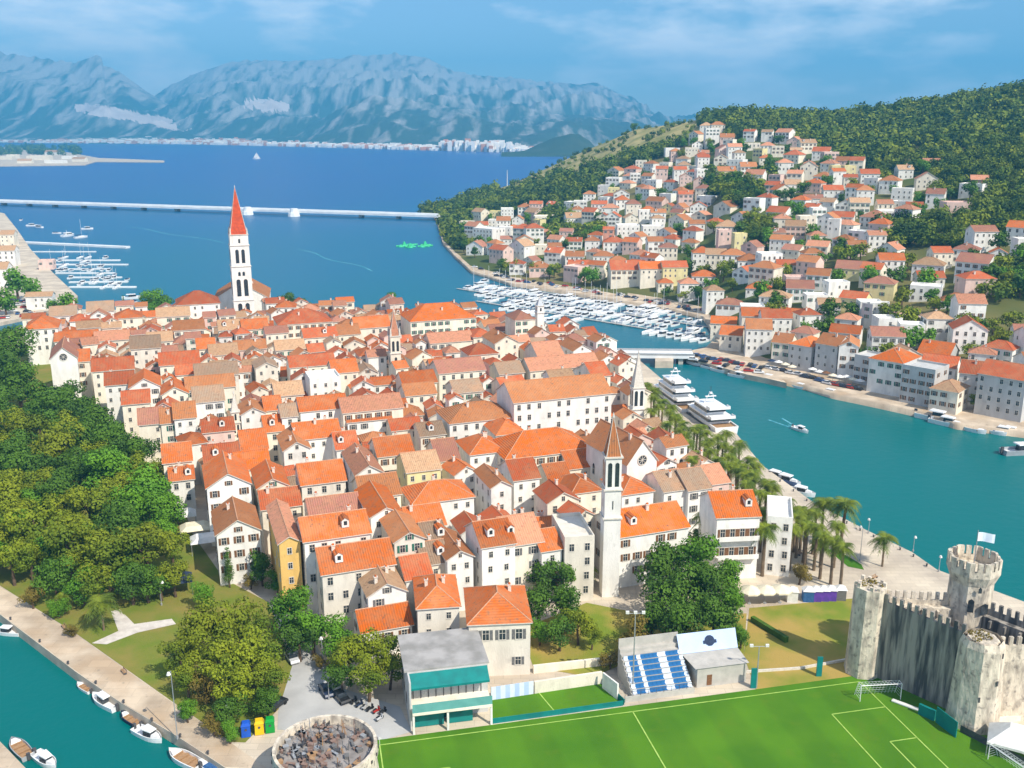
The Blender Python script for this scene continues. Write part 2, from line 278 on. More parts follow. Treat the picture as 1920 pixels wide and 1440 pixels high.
# sports pitch
struct(sheet('pitch_turf', [(703, 1388), (930, 1358), (1170, 1325), (1420, 1292), (1640, 1262), (1720, 1262), (1800, 1340), (1935, 1425), (2150, 1560), (1500, 1850), (900, 1850), (730, 1520), (690, 1400)], 2.06, 'turf'))
struct(sheet('training_turf', [(921, 1313), (1127, 1282), (1168, 1321), (921, 1356)], 2.08, 'turf'))
lines = MB()
def strip(a, b_, wd=.22, z=2.12, mb=None):
    mb = mb or lines
    d = (Vector((b_[0] - a[0], b_[1] - a[1]))).normalized(); p = Vector((-d.y, d.x)) * wd / 2
    mb.poly([(a[0] - p.x, a[1] - p.y, z), (b_[0] - p.x, b_[1] - p.y, z), (b_[0] + p.x, b_[1] + p.y, z), (a[0] + p.x, a[1] + p.y, z)])
cl = gp(712, 1398); crn = gp(1612, 1279); e1 = (crn - cl); PL = e1.length; e1.normalize(); e2 = Vector((e1.y, -e1.x, 0)); PW = 62.0
def pt(a, b_): return cl + e1 * a + e2 * b_
def pl(px, py): d = gp(px, py) - cl; return d.dot(e1), d.dot(e2)
pa, pb0 = pl(1540, 1343); ga, gb0 = pl(1710, 1375)
strip(pt(0, 0), pt(PL, 0)); strip(pt(0, 0), pt(0, PW)); strip(pt(PL, 0), pt(PL, PW)); strip(pt(PL / 2, 0), pt(PL / 2, PW)); strip(pt(0, PW), pt(PL, PW))
PEN = PL - 2 - pa; PEN = max(9, min(16, PEN)); GA = 5.0
strip(pt(PL - PEN, pb0), pt(PL, pb0)); strip(pt(PL - PEN, pb0), pt(PL - PEN, PW - pb0)); strip(pt(PL - PEN, PW - pb0), pt(PL, PW - pb0))
strip(pt(PL - GA, pb0 + 9), pt(PL, pb0 + 9)); strip(pt(PL - GA, pb0 + 9), pt(PL - GA, PW - pb0 - 9))
strip(pt(PEN, pb0), pt(0, pb0)); strip(pt(PEN, pb0), pt(PEN, PW - pb0))
def arc(cx, cy, r, a0, a1, n=28):
    P = [pt(cx + r * math.cos(a0 + (a1 - a0) * k / n), cy + r * math.sin(a0 + (a1 - a0) * k / n)) for k in range(n + 1)]
    for a, b_ in zip(P, P[1:]): strip(a, b_)
_, hb = pl(1350, 1430); arc(PL / 2, hb + 8.2, 8.2, 0, 2 * math.pi, 40); arc(PL - 9.5, PW / 2, 8, math.radians(125), math.radians(235))
strip(gp(1008, 1297), gp(1040, 1335), .2)
tag(lines.obj('pitch_marking', ['line_paint']), None, None, None, 'structure')

# green peninsula hill
SH = [(790, 402), (815, 404), (830, 455), (853, 480), (883, 508), (960, 532), (1050, 545), (1150, 562), (1250, 577), (1320, 594), (1345, 640), (1400, 690), (1433, 705), (1507, 722), (1563, 739), (1740, 777), (1793, 795), (1860, 803), (1930, 812), (2100, 860), (2400, 930)]
SKYL = [(790, 405, 1200), (820, 397, 1230), (870, 375, 1300), (950, 350, 1400), (1020, 318, 1450), (1100, 281, 1450), (1190, 243, 1350), (1290, 228, 1230), (1360, 213, 1180), (1430, 217, 1150), (1500, 221, 1130), (1580, 219, 1110), (1640, 210, 1100), (1760, 196, 1060), (1850, 180, 1040), (1920, 170, 1020), (2100, 150, 980), (2400, 140, 900)]
shp = [gp(x, y, 2) for x, y in SH]; q_sh = np.array([p.x / p.y for p in shp]); y_sh = np.array([p.y for p in shp])
q_sk = []; y_sk = []; z_sk = []
for x, y, D in SKYL:
    z_ = zat(x, y, D); q_sk.append((x - 960) * (D * C - (z_ - H) * S) / F / D); y_sk.append(D); z_sk.append(z_)
def ciovo(X, Y):
    q = X / Y
    if q < q_sh[0] - .002: return -5.0
    ys = np.interp(q, q_sh, y_sh); yr = max(np.interp(q, q_sk, y_sk), ys + 60); zr = np.interp(q, q_sk, z_sk)
    t = (Y - ys - 24) / (yr - ys - 24)
    if Y < ys: return -5.0
    if t <= 0: return 2.0
    bmp = 7 * mn.noise((X * .006, Y * .006, 3.1)) + 3 * mn.noise((X * .017, Y * .017, 8.1))
    if t < 1: return 2.0 + max(.2, (zr - 2)) * (t ** .95) + bmp * math.sin(math.pi * min(t, 1)) ** .7
    return 2.0 + (zr - 2) - (t - 1) * 40
NQ, NS = 230, 90
qs = np.linspace(q_sh[0], .62, NQ); ss = np.linspace(0, 1, NS) ** 1.25
V = []; 
for q in qs:
    ys = np.interp(q, q_sh, y_sh); ye = max(np.interp(q, q_sk, y_sk), ys + 60) + 260
    V.append((q * ys, ys, -3.0))
    for s in ss:
        Y = ys + .05 + (ye - ys) * s; V.append((q * Y, Y, ciovo(q * Y, Y)))
V = np.array(V); nn = NS + 1
I = (np.arange(NQ - 1)[:, None] * nn + np.arange(nn - 1)[None, :]).ravel()
hm = npmesh('hill', V, np.stack([I, I + nn, I + nn + 1, I + 1], 1), ['hill_soil', 'quay_path', 'dry_slope'], None)
mi = np.zeros((NQ - 1, nn - 1), int); 
for i in range(NQ - 1):
    ys = np.interp(qs[i], q_sh, y_sh)
    for j in range(nn - 1):
        p_ = proj(V[i * nn + j])
        if V[i * nn + j][1] < ys + 22: mi[i, j] = 1
        elif 930 < p_[0] < 1310 and p_[1] < 372 - (p_[0] - 930) * .28 + 14 * mn.noise((p_[0] * .03, p_[1] * .05, 2)): mi[i, j] = 2
hm.polygons.foreach_set('material_index', mi.ravel().astype(np.int32)); hm.polygons.foreach_set('use_smooth', np.ones(len(hm.polygons), bool)); struct(put('hill', hm))
def hit(px, py):
    r = ray(px, py); d = 300.0
    while d < 2600:
        X, Y, Z = r[0] * d, r[1] * d, H + r[2] * d
        if Z < ciovo(X, Y): return Vector((X, Y, ciovo(X, Y)))
        d += 2.0 if d < 800 else 4.0
    return None

# far mountains
def mountain(name, sky_pts, base_pts, yb, yr, amp, seed, nx=420, ny=90, quarry=(), mats=('mountain_rock', 'bare_quarry')):
    xs = np.linspace(sky_pts[0][0], sky_pts[-1][0], nx); V = []; 
    for x in xs:
        sy = np.interp(x, [p[0] for p in sky_pts], [p[1] for p in sky_pts]); y0 = np.interp(x, [p[0] for p in base_pts], [p[1] for p in base_pts])
        z1 = zat(x, sy, yr); Y0 = y0
        for j in range(ny):
            t = j / (ny - 1); Y = Y0 + (yr - Y0) * t; X = (x - 960) * Y * C / F
            prof = .30 * t + .70 * t ** 2.2
            rd = mn.ridged_multi_fractal((X * .0012 + seed, Y * .0007, seed), .85, 2.2, 7, 1.0, 2.0) - 1.0
            z_ = max(1.0, z1) * prof + amp * rd * math.sin(math.pi * min(1, t * .5 + .0)) * min(1, t * 3) * (1 - .85 * t ** 3)
            V.append((X, Y, z_ if j else -5))
        V[-1] = (V[-1][0], V[-1][1], z1 + amp * .14 * mn.noise((x * .08, seed, 1)))
    V = np.array(V); I = (np.arange(nx - 1)[:, None] * ny + np.arange(ny - 1)[None, :]).ravel()
    me = npmesh(name, V, np.stack([I, I + ny, I + ny + 1, I + 1], 1), list(mats))
    mi = np.zeros(len(I), np.int32)
    for k, i in enumerate(I):
        p = proj(V[i])
        for (cx, cy, rx, ry, sl) in quarry:
            if ((p[0] - cx) / rx) ** 2 + ((p[1] - cy - sl * (p[0] - cx)) / ry) ** 2 < 1 + .4 * mn.noise((p[0] * .1, p[1] * .2, 0)): mi[k] = 1
    me.polygons.foreach_set('material_index', mi); struct(put(name, me))
CB = [(-200, 7200), (0, 6900), (330, 6300), (600, 5300), (760, 4700), (960, 4150), (1110, 3900), (1400, 3800)]
mountain('mountain_ridge', [(-200, 90), (0, 97), (60, 104), (150, 118), (195, 104), (204, 106), (206, 122), (235, 135), (262, 160), (290, 178), (320, 196), (420, 235)],
         [(p[0], p[1] + 0) for p in CB], 0, 9400, 190, 4.0, 320, 90, quarry=((205, 212, 68, 11, .14), (280, 225, 45, 9, .1), (330, 238, 40, 7, .1)))
mountain('mountain_range', [(230, 215), (290, 184), (330, 160), (400, 130), (440, 117), (480, 112), (540, 117), (620, 112), (700, 104), (750, 100), (800, 110), (850, 132), (900, 142), (960, 146), (1040, 156), (1120, 160), (1190, 190), (1230, 225), (1400, 245)],
         [(p[0], p[1] + 250) for p in CB], 0, 10400, 260, 9.0, 480, 90, quarry=((500, 200, 45, 11, .05),))
mountain('foothill', [(480, 262), (560, 246), (620, 215), (660, 192), (700, 180), (760, 184), (820, 196), (870, 205), (960, 222), (1030, 214), (1100, 218), (1200, 235), (1400, 250)],
         [(p[0], p[1] + 80) for p in CB], 0, 6900, 130, 15.0, 360, 60)
mountain('island_hill', [(940, 289), (985, 283), (1010, 270), (1040, 258), (1070, 251), (1088, 252), (1105, 264), (1125, 282), (1200, 286)],
         [(900, 3550), (1300, 3550)], 0, 3900, 22, 21.0, 90, 20, mats=('far_wood',))
# spit with buildings on the sea at the far edge
struct(slab('far_shore', [(-200, 272), (0, 276), (70, 279), (130, 286), (185, 296), (308, 301), (308, 304), (180, 303), (160, 309), (0, 311), (-200, 312)], 2.0, 'paving', -3))

# ------------------------------------------------------------------ houses
WIN = {}
def win_mesh(style):
    if style in WIN: return WIN[style]
    small = style == 's'; style_ = style; style = 'p' if small else style
    b = MB(); sh = {'g': 'shutter_green', 'k': 'shutter_grey', 'n': 'shutter_brown', 'a': 'shutter_grey', 'p': 'shutter_grey'}[style[0]]
    wd, ht = (.8, 1.25) if small else (1.0, 1.6)                      # stands in x-z, outward is -y
    b.box(-wd / 2 - .14, wd / 2 + .14, -.10, .02, -.14, 0, 0); b.box(-wd / 2 - .12, -wd / 2, -.06, .02, 0, ht, 0); b.box(wd / 2, wd / 2 + .12, -.06, .02, 0, ht, 0); b.box(-wd / 2 - .12, wd / 2 + .12, -.07, .02, ht, ht + .13, 0)
    b.poly([(-wd / 2, -.012, 0), (wd / 2, -.012, 0), (wd / 2, -.012, ht), (-wd / 2, -.012, ht)], 1)
    b.box(-.03, .03, -.04, -.015, 0, ht, 0); b.box(-wd / 2, -.03, -.035, -.014, ht * .62, ht * .66, 0); b.box(.03, wd / 2, -.035, -.014, ht * .62, ht * .66, 0)
    if style[0] in 'gkn':
        b.box(-wd - .12, -wd / 2 - .12, -.09, -.03, 0, ht, 2); b.box(wd / 2 + .12, wd + .12, -.09, -.03, 0, ht, 2)
    if style[0] == 'a':
        b.poly([(wd / 2 * math.cos(t), -.075, ht + wd / 2 * math.sin(t)) for t in [math.pi * k / 8 for k in range(9)]], 1)
    WIN[style_] = b.mesh('window', ['stone_trim', 'glass_dark', sh]); return WIN[style_]
CHM = MB().box(-.35, .35, -.3, .3, -1.0, 1.2, 0).box(-.45, .45, -.4, .4, 1.2, 1.32, 0).box(-.22, .22, -.18, .18, 1.32, 1.6, 1).mesh('chimney', ['chimney_plaster', 'roof_o'])
DORM = MB().box(-.75, .75, -1.3, 1.2, -.6, .95, 0, top=False).poly([(-.75, -1.3, .95), (.75, -1.3, .95), (0, -1.3, 1.5)], 0).poly([(-.95, -1.45, .85), (0, -1.45, 1.56), (0, 1.6, 1.56), (-.95, 1.6, .85)], 1).poly([(.95, -1.45, .85), (.95, 1.6, .85), (0, 1.6, 1.56), (0, -1.45, 1.56)], 1).poly([(-.35, -1.312, -.1), (.35, -1.312, -.1), (.35, -1.312, .8), (-.35, -1.312, .8)], 2).mesh('dormer', ['wall_w', 'roof_o', 'glass_dark'])
def roof_mesh(wd, dp, typ, ov=.4, th=.18, slope=.48, ridge=True):
    """roof standing on z=0 (eave level), ridge along local x; dp across"""
    b = MB(); hw, hd = wd / 2 + ov, dp / 2 + ov; rh = dp / 2 * slope; e = -ov * slope; T = Vector((0, 0, th))
    def two(pts):
        P = [Vector(p) for p in pts]; b.poly([p + T for p in P], 0); b.poly(list(reversed(P)), 1)
        for i in range(len(P)):
            a, c = P[i], P[(i + 1) % len(P)]; b.poly([a, c, c + T, a + T], 1)
    if typ == 'gable':
        two([(-hw, -hd, e), (hw, -hd, e), (hw, 0, rh), (-hw, 0, rh)]); two([(hw, hd, e), (-hw, hd, e), (-hw, 0, rh), (hw, 0, rh)])
        if ridge: b.bar((-hw, 0, rh + th), (hw, 0, rh + th), .14, 2, 6)
    elif typ == 'hip':
        k = min(hd, hw * .92); a = hw - k
        two([(-hw, -hd, e), (hw, -hd, e), (a, 0, rh), (-a, 0, rh)]); two([(hw, hd, e), (-hw, hd, e), (-a, 0, rh), (a, 0, rh)])
        two([(hw, -hd, e), (hw, hd, e), (a, 0, rh)]); two([(-hw, hd, e), (-hw, -hd, e), (-a, 0, rh)])
        if ridge:
            b.bar((-a, 0, rh + th), (a, 0, rh + th), .14, 2, 6)
            for sx_ in (-1, 1):
                for sy_ in (-1, 1): b.bar((sx_ * a, 0, rh + th), (sx_ * hw, sy_ * hd, e + th), .12, 2, 6)
    return b, rh
HOUSES = []       # (x, y, half width, half depth, angle)
def clear_of(x, y, hw, hd, a, gap=.5):
    ca, sa = math.cos(a), math.sin(a)
    for (X, Y, W_, D_, A_) in HOUSES:
        dx, dy = x - X, y - Y; R = hw + hd + W_ + D_
        if dx * dx + dy * dy > R * R: continue
        ok = False
        for (t, ) in ((a,), (A_,)):
            for ax in ((math.cos(t), math.sin(t)), (-math.sin(t), math.cos(t))):
                d = abs(dx * ax[0] + dy * ax[1])
                r1 = hw * abs(ca * ax[0] + sa * ax[1]) + hd * abs(-sa * ax[0] + ca * ax[1])
                r2 = W_ * abs(math.cos(A_) * ax[0] + math.sin(A_) * ax[1]) + D_ * abs(-math.sin(A_) * ax[0] + math.cos(A_) * ax[1])
                if d > r1 + r2 + gap: ok = True
        if not ok: return False
    return True
RNM = {k: v[0] for k, v in ROOF.items()}; WNM = {k: v[0] for k, v in WALL.items()}
def build_house(name, x, y, z0, wd, dp, ht, typ, rc, wc, a, near=False, drop=.3, wins=None, look=None, cat='house', group=None, label=None, noun='house', front=True, slope=None, win=True):
    hs = thing(name, label, cat, (x, y, z0), a, group); HOUSES.append((x, y, wd / 2, dp / 2, a))
    b = MB(); hw, hd = wd / 2, dp / 2; sl = slope or random.uniform(.50, .62)
    if typ == 'x' or typ == 'y':
        run = hd if typ == 'x' else hw; rh = run * sl
        b.poly([(-hw, -hd, -drop), (hw, -hd, -drop), (hw, -hd, ht)] + ([(0, -hd, ht + rh)] if typ == 'y' else []) + [(-hw, -hd, ht)])
        b.poly([(hw, hd, -drop), (-hw, hd, -drop), (-hw, hd, ht)] + ([(0, hd, ht + rh)] if typ == 'y' else []) + [(hw, hd, ht)])
        b.poly([(hw, -hd, -drop), (hw, hd, -drop), (hw, hd, ht)] + ([(hw, 0, ht + rh)] if typ == 'x' else []) + [(hw, -hd, ht)])
        b.poly([(-hw, hd, -drop), (-hw, -hd, -drop), (-hw, -hd, ht)] + ([(-hw, 0, ht + rh)] if typ == 'x' else []) + [(-hw, hd, ht)])
    elif typ == 'f':
        b.box(-hw, hw, -hd, hd, -drop, ht, 0, bottom=False)
        for q in ((-hw, hw, -hd, -hd + .25), (-hw, hw, hd - .25, hd), (-hw, -hw + .25, -hd + .25, hd - .25), (hw - .25, hw, -hd + .25, hd - .25)): b.box(*q, ht + .003, ht + .8, 0)
    else: b.box(-hw, hw, -hd, hd, -drop, ht, 0, bottom=False)
    b.obj('wall', ['wall_' + wc], hs)
    rz_ = 0
    if typ != 'f':
        if typ == 'y': rb, rh = roof_mesh(dp, wd, 'gable', slope=sl); rz_ = math.pi / 2
        elif typ == 'x': rb, rh = roof_mesh(wd, dp, 'gable', slope=sl)
        elif wd >= dp: rb, rh = roof_mesh(wd, dp, 'hip', slope=sl)
        else: rb, rh = roof_mesh(dp, wd, 'hip', slope=sl); rz_ = math.pi / 2
        rf = rb.obj('roof', ['roof_' + rc, 'stone_trim', 'ridge_mortar' if near else 'roof_' + rc], hs, (0, 0, ht + .02), rz_)
        for k in range(random.choice((1, 1, 2, 0)) if near else (1 if random.random() < .45 else 0)):
            L_ = (wd if typ != 'y' else dp) * .32; Q = (dp if typ != 'y' else wd) * .22
            px_, py_ = random.uniform(-L_, L_), random.choice((-1, 1)) * random.uniform(.3, 1) * Q
            if typ == 'h': px_ *= .5
            if typ == 'x' and k == 0 and dp > 8.5 and random.random() < .4: put('dormer', DORM, rf, (random.uniform(-L_, L_), -dp * .25, rh * .5 + .35))
            put('chimney', CHM, rf, (px_, py_, rh - abs(py_) * sl + .2))
    if win:
        st = random.choice('gknpppssss'); me = win_mesh(st); fl = 3.3; rows = max(1, int(ht / fl)); zs = [ht - 2.5 - fl * k for k in range(rows) if ht - 2.5 - fl * k > .6]
        zs = zs[: (4 if near else 3 if z0 < 2.5 else 2)]
        nc = max(1, int(wd / (2.7 if near else 3.0)))
        if front:
            for z_ in zs:
                for k in range(nc):
                    if random.random() < .16 and nc > 1: continue
                    put('window', me, hs, (-hw + wd * (k + .5) / nc + random.uniform(-.15, .15), -hd - .003, z_))
        if typ == 'y' and hw * sl > 1.6: put('window', me, hs, (0, -hd - .003, ht + .15), 0, (.8, 1, .7))
        side = 1 if x < 20 else -1                                 # the flank that a viewer on this side of the town sees
        nd = max(1, int(dp / 4.2))
        for sgn in ((1, -1) if near else (side,)):
            for z_ in zs[:(3 if near else 1)]:
                for k in range(nd):
                    if random.random() < .25: continue
                    put('window', me, hs, (sgn * (hw + .003), -hd + dp * (k + .5) / nd, z_), sgn * math.pi / 2)
    if not label:
        shp_ = {'x': 'gabled', 'y': 'gable-fronted', 'h': 'hip-roofed', 'f': 'flat-roofed'}[typ]
        sz = 'small ' if wd * dp < 70 else 'long ' if wd > 20 else 'large ' if wd * dp > 200 else ''
        look = look or (f"{sz}{WNM[wc]} {shp_} {noun}" + (f", {RNM[rc]} tiles" if typ != 'f' else ''))
        later(hs, look, noun)
    return hs
STREET = math.radians(20)
def eave_house(cx, cy, wp, h, d, typ, rc, wc, rot=None, **kw):
    """front eave centre in the picture -> place; h and d in 70 m camera scale"""
    a = STREET if rot is None else math.radians(rot); ht = h * K; dp = d * K
    E_ = gp(cx, cy, 2 + ht); wd = wp * dep(E_) / F / max(.6, math.cos(a + math.atan2(E_.x, E_.y) * .6)); c = E_ + Vector((-math.sin(a), math.cos(a), 0)) * (dp / 2)
    return build_house(kw.pop('name', 'town_house'), c.x, c.y, 2.0, wd, dp, ht, typ, rc, wc, a, **kw)
NEARH = [  # cx, cy, width, eave height, depth, roof shape, roof, wall
 (673, 1067, 133, 9, 8, 'x', 'o', 's'), (633, 1007, 120, 11.5, 8, 'x', 'o', 'w'), (543, 1017, 38, 11, 15, 'y', 's', 'y'), (447, 998, 78, 8.5, 10, 'y', 'b', 'w'),
 (429, 911, 78, 10.5, 12, 'y', 'o', 'w'), (415, 953, 44, 6, 6, 'x', 'g', 'c'), (333, 866, 50, 8, 8, 'x', 'o', 'c'), (341, 900, 42, 6, 6, 'x', 'o', 'w'), (607, 905, 80, 10.5, 8, 'x', 'o', 's'),
 (512, 913, 56, 9.5, 10, 'y', 'o', 'c'), (528, 951, 70, 8, 7, 'x', 'r', 'c'), (630, 965, 92, 9.5, 7, 'x', 'm', 'c'), (557, 843, 48, 9, 10, 'y', 'b', 'w'), (597, 821, 82, 9.5, 8, 'x', 'o', 'w'),
 (725, 966, 58, 11, 12, 'y', 'O', 'w'), (715, 930, 72, 9.5, 8, 'x', 'b', 'c'), (802, 988, 66, 9, 8, 'x', 'o', 's'), (768, 1013, 56, 10.5, 9, 'y', 'b', 's'), (820, 1022, 40, 8.5, 8, 'x', 'g', 's'),
 (818, 1056, 46, 7.5, 7, 'x', 'g', 'c'), (863, 1046, 48, 8.5, 9, 'y', 'b', 'w'), (786, 1084, 48, 7, 7, 'x', 'r', 'w'), (726, 1113, 70, 7.5, 8, 'y', 'p', 'w'), (935, 1022, 62, 10, 8, 'x', 'o', 'w'),
 (985, 1019, 66, 9.5, 9, 'x', 's', 'c'), (1035, 1031, 38, 8.5, 7, 'x', 'o', 'w'), (726, 1178, 92, 4, 6, 'x', 'O', 'w'), (832, 938, 114, 8.5, 8, 'h', 'o', 'w'), (940, 913, 38, 10, 9, 'y', 'b', 'w'),
 (988, 898, 48, 9.5, 8, 'x', 'r', 'w'), (1053, 906, 40, 8.5, 8, 'x', 'o', 'c'), (1100, 922, 56, 8.5, 8, 'h', 'o', 'c'), (1196, 924, 60, 8.5, 8, 'h', 'o', 'w'), (1228, 997, 130, 8.5, 9, 'x', 'O', 'w'),
 (1268, 919, 46, 8.5, 8, 'x', 'g', 'w'), (1312, 917, 42, 8.5, 8, 'x', 'g', 'w'), (1352, 906, 32, 8, 8, 'x', 's', 'p'), (693, 888, 50, 9.5, 13, 'y', 's', 'w'), (743, 853, 66, 9.5, 8, 'x', 'o', 'c'),
 (842, 863, 40, 8.5, 9, 'x', 'm', 'c'), (795, 882, 62, 10, 8, 'x', 'p', 'l'), (652, 841, 40, 8.5, 8, 'x', 'r', 'w'), (915, 849, 66, 9.5, 9, 'h', 'o', 'w'), (1033, 851, 168, 9.5, 11, 'h', 'O', 'c'), (1098, 876, 60, 7.5, 8, 'x', 'o', 'c'),
]
FARH = [
 (283, 795, 42, 8.5, 8, 'x', 'm', 'c'), (319, 793, 32, 8.5, 8, 'x', 'b', 'c'), (347, 784, 38, 9.5, 8, 'x', 'b', 'w'), (392, 753, 54, 9.5, 9, 'x', 'g', 'w'), (410, 809, 56, 7.5, 7, 'x', 'r', 'p'), (475, 776, 44, 9.5, 8, 'y', 'b', 'w'),
 (515, 809, 34, 8.5, 8, 'x', 'o', 'c'), (543, 781, 28, 11, 7, 'x', 'g', 'w'), (608, 768, 86, 10.5, 8, 'x', 'o', 'w'), (417, 865, 62, 8.5, 8, 'x', 'r', 'w'), (478, 843, 46, 8.5, 9, 'x', 'o', 'c'), (475, 879, 60, 8.5, 8, 'x', 'O', 'c'),
 (77, 616, 56, 11, 12, 'h', 'o', 'w'), (143, 638, 74, 7.5, 8, 'x', 'o', 'w'), (210, 638, 60, 7.5, 8, 'x', 's', 'c'), (118, 592, 46, 9, 9, 'x', 'g', 'w'), (148, 602, 32, 8.5, 8, 'h', 'r', 'w'), (188, 584, 46, 8.5, 9, 'x', 'g', 'w'),
 (240, 596, 48, 8.5, 9, 'h', 'o', 'c'), (372, 570, 76, 11, 12, 'h', 'r', 'w'), (325, 593, 58, 8.5, 8, 'x', 'p', 'c'), (355, 618, 54, 8.5, 8, 'x', 'b', 'c'), (434, 618, 44, 8.5, 8, 'x', 'p', 'c'), (479, 617, 46, 8.5, 8, 'x', 'o', 'c'),
 (573, 606, 98, 10.5, 13, 'h', 'r', 'c'), (602, 632, 60, 8.5, 8, 'x', 'r', 'c'), (152, 678, 28, 10, 9, 'x', 'o', 'c'), (212, 694, 72, 9.5, 8, 'x', 'r', 'c'), (224, 721, 50, 9.5, 8, 'x', 'r', 'w'), (271, 726, 54, 10.5, 10, 'y', 'o', 'w'),
 (255, 757, 48, 8.5, 8, 'x', 'r', 'c'), (328, 739, 46, 9.5, 9, 'y', 'o', 'c'), (395, 728, 86, 9.5, 8, 'x', 'b', 'c'), (407, 704, 76, 9.5, 8, 'x', 'g', 's'), (337, 683, 70, 9.5, 8, 'x', 'r', 'c'), (352, 702, 40, 8.5, 7, 'x', 'r', 'c'),
 (273, 653, 52, 11, 9, 'x', 'g', 's'), (587, 686, 82, 9.5, 8, 'x', 'r', 'c'), (648, 698, 46, 9.5, 8, 'x', 'o', 'c'), (387, 654, 32, 8.5, 8, 'x', 'o', 'c'), (543, 741, 50, 8.5, 8, 'x', 'p', 'c'), (513, 769, 30, 9.5, 8, 'x', 'o', 'c'),
 (552, 783, 46, 9, 9, 'y', 'b', 'w'), (610, 712, 56, 10, 8, 'f', 'o', 'w'), (832, 599, 122, 10.5, 13, 'h', 'O', 'c'), (700, 614, 64, 9.5, 9, 'x', 'o', 'c'), (655, 627, 40, 8.5, 8, 'x', 'b', 'c'), (692, 667, 34, 7.5, 7, 'h', 'o', 'c'),
 (848, 641, 80, 8.5, 8, 'x', 's', 'c'), (907, 631, 38, 9.5, 8, 'h', 'r', 'c'), (950, 643, 44, 10.5, 11, 'y', 'b', 'c'), (907, 664, 54, 9.5, 8, 'h', 'r', 'c'), (985, 599, 38, 12, 9, 'h', 'm', 'c'), (1033, 667, 48, 9.5, 10, 'x', 's', 'c'),
 (1092, 657, 34, 9.5, 10, 'y', 'b', 'w'), (867, 697, 86, 9.5, 9, 'x', 'm', 'c'), (1060, 690, 130, 9, 8, 'x', 's', 'c'), (1128, 705, 34, 10.5, 9, 'x', 'r', 'c'), (1057, 746, 184, 13, 11, 'x', 'b', 'w'), (905, 788, 122, 9.5, 10, 'h', 'b', 'w'),
 (788, 719, 62, 8.5, 8, 'x', 'o', 'c'), (790, 740, 56, 7.5, 7, 'x', 'b', 'c'), (700, 769, 110, 10.5, 8, 'x', 's', 'c'), (693, 788, 80, 8.5, 5, 'x', 'o', 'w'), (763, 805, 54, 7.5, 6, 'x', 'r', 'c'), (812, 816, 46, 7.5, 7, 'x', 'g', 'c'), (958, 813, 54, 8.5, 8, 'h', 'o', 'c'),
 (545, 655, 52, 8, 7, 'x', 'p', 'c'), (470, 655, 56, 8, 7, 'x', 'b', 'p'), (500, 690, 40, 8.5, 8, 'y', 'g', 's'), (960, 700, 46, 8.5, 8, 'x', 'g', 's'), (880, 735, 52, 8.5, 8, 'x', 'g', 's'), (690, 700, 36, 8, 8, 'y', 'g', 's'), (300, 640, 44, 9, 8, 'x', 'p', 'c'), (420, 665, 50, 8, 8, 'x', 'p', 'c'),
]

# ------------------------------------------------------------------ landmark buildings
# fortress
fa = gp(1616, 1258); fb = gp(1822, 1352); fa = Vector((fa.x, fa.y, 0)); fb = Vector((fb.x, fb.y, 0))
WH = zat(1775, 1183, fb.y) ; WH = min(max(WH, 15), 24)
fd = gp(1826, 1118, WH); fd = Vector((fd.x, fd.y + 1.5, 0)); fw = gp(1925, 1150, WH); d4 = Vector((fw.x - fd.x, fw.y - fd.y, 0)).normalized()
tt = (fb.y - fd.y) / d4.y if d4.y < -.05 else 30; fc = fd + d4 * abs(tt) 
fort = thing('stone_fortress', 'pale stone medieval fortress with battlements beside the channel and the green pitch', 'fortress', (fb.x, fb.y, 2.0))
O_ = Vector((fb.x, fb.y, 2.0))
def fort_wall(a, b_, ht, th, mname, inward, r0=0, r1=0, name='curtain_wall', mw=.62, gap=.78, mh=1.5):
    d = (b_ - a); Ln = d.length; d.normalize(); mm = MB(); n_ = Vector((-d.y, d.x, 0)) * inward
    def P(s, t, z): q = a + d * s + n_ * t; return (q.x - O_.x, q.y - O_.y, z)
    def bx(s0, s1, t0, t1, z0, z1):
        i = len(mm.v); mm.v += [P(s0, t0, z0), P(s1, t0, z0), P(s1, t1, z0), P(s0, t1, z0), P(s0, t0, z1), P(s1, t0, z1), P(s1, t1, z1), P(s0, t1, z1)]
        for f in ((0, 1, 5, 4), (1, 2, 6, 5), (2, 3, 7, 6), (3, 0, 4, 7), (4, 5, 6, 7)): mm.f.append(tuple(i + k for k in f)); mm.m.append(0)
    bx(r0, Ln - r1, 0, th, -2.5, ht); bx(r0, Ln - r1, 0, .5, ht, ht + .9)
    s = r0 + .3
    while s + mw < Ln - r1:
        bx(s, s + mw, 0, .5, ht + .9, ht + .9 + mh); s += mw + gap
    k = 0; s = r0 + 2
    while s < Ln - r1 - 1:                                           # corbels under the walk, inside
        bx(s, s + .4, th, th + .7, ht - 1.6, ht - .3); s += 2.6
    return mm.obj(name, [mname], fort)
hW = WH - 4.6
print('fort', WH, fa, fb, fc, fd)
fort_wall(fa, fb, hW, 2.0, 'fort_stone_shaded', 1, 2.6, 2.8); fort_wall(fb, fc, hW - 1.0, 2.0, 'fort_stone', 1, 2.8, 0)
fort_wall(fd, fa, hW, 1.8, 'fort_stone', 1, 3.6, 2.6); fort_wall(fc, fd, hW, 1.8, 'fort_stone_shaded', 1, 0, 3.6)
mm = MB(); ra = fa - O_; mm.ngon(ra.x + 0, ra.y + 0, 3.6, -2.5, 1.5, 8, 0, 3.2, rot=.2); mm.ngon(ra.x, ra.y, 3.2, 1.5, hW + 3.0, 8, 0, 2.9, rot=.2); 
for k in range(12):
    if k % 3 != 1: a = 2 * math.pi * (k + .5) / 12; mm.ngon(ra.x + 2.4 * math.cos(a), ra.y + 2.4 * math.sin(a), .4, hW + 3.0, hW + 3.5 + .6 * random.random(), 4)
mm.obj('round_tower', ['fort_stone'], fort)
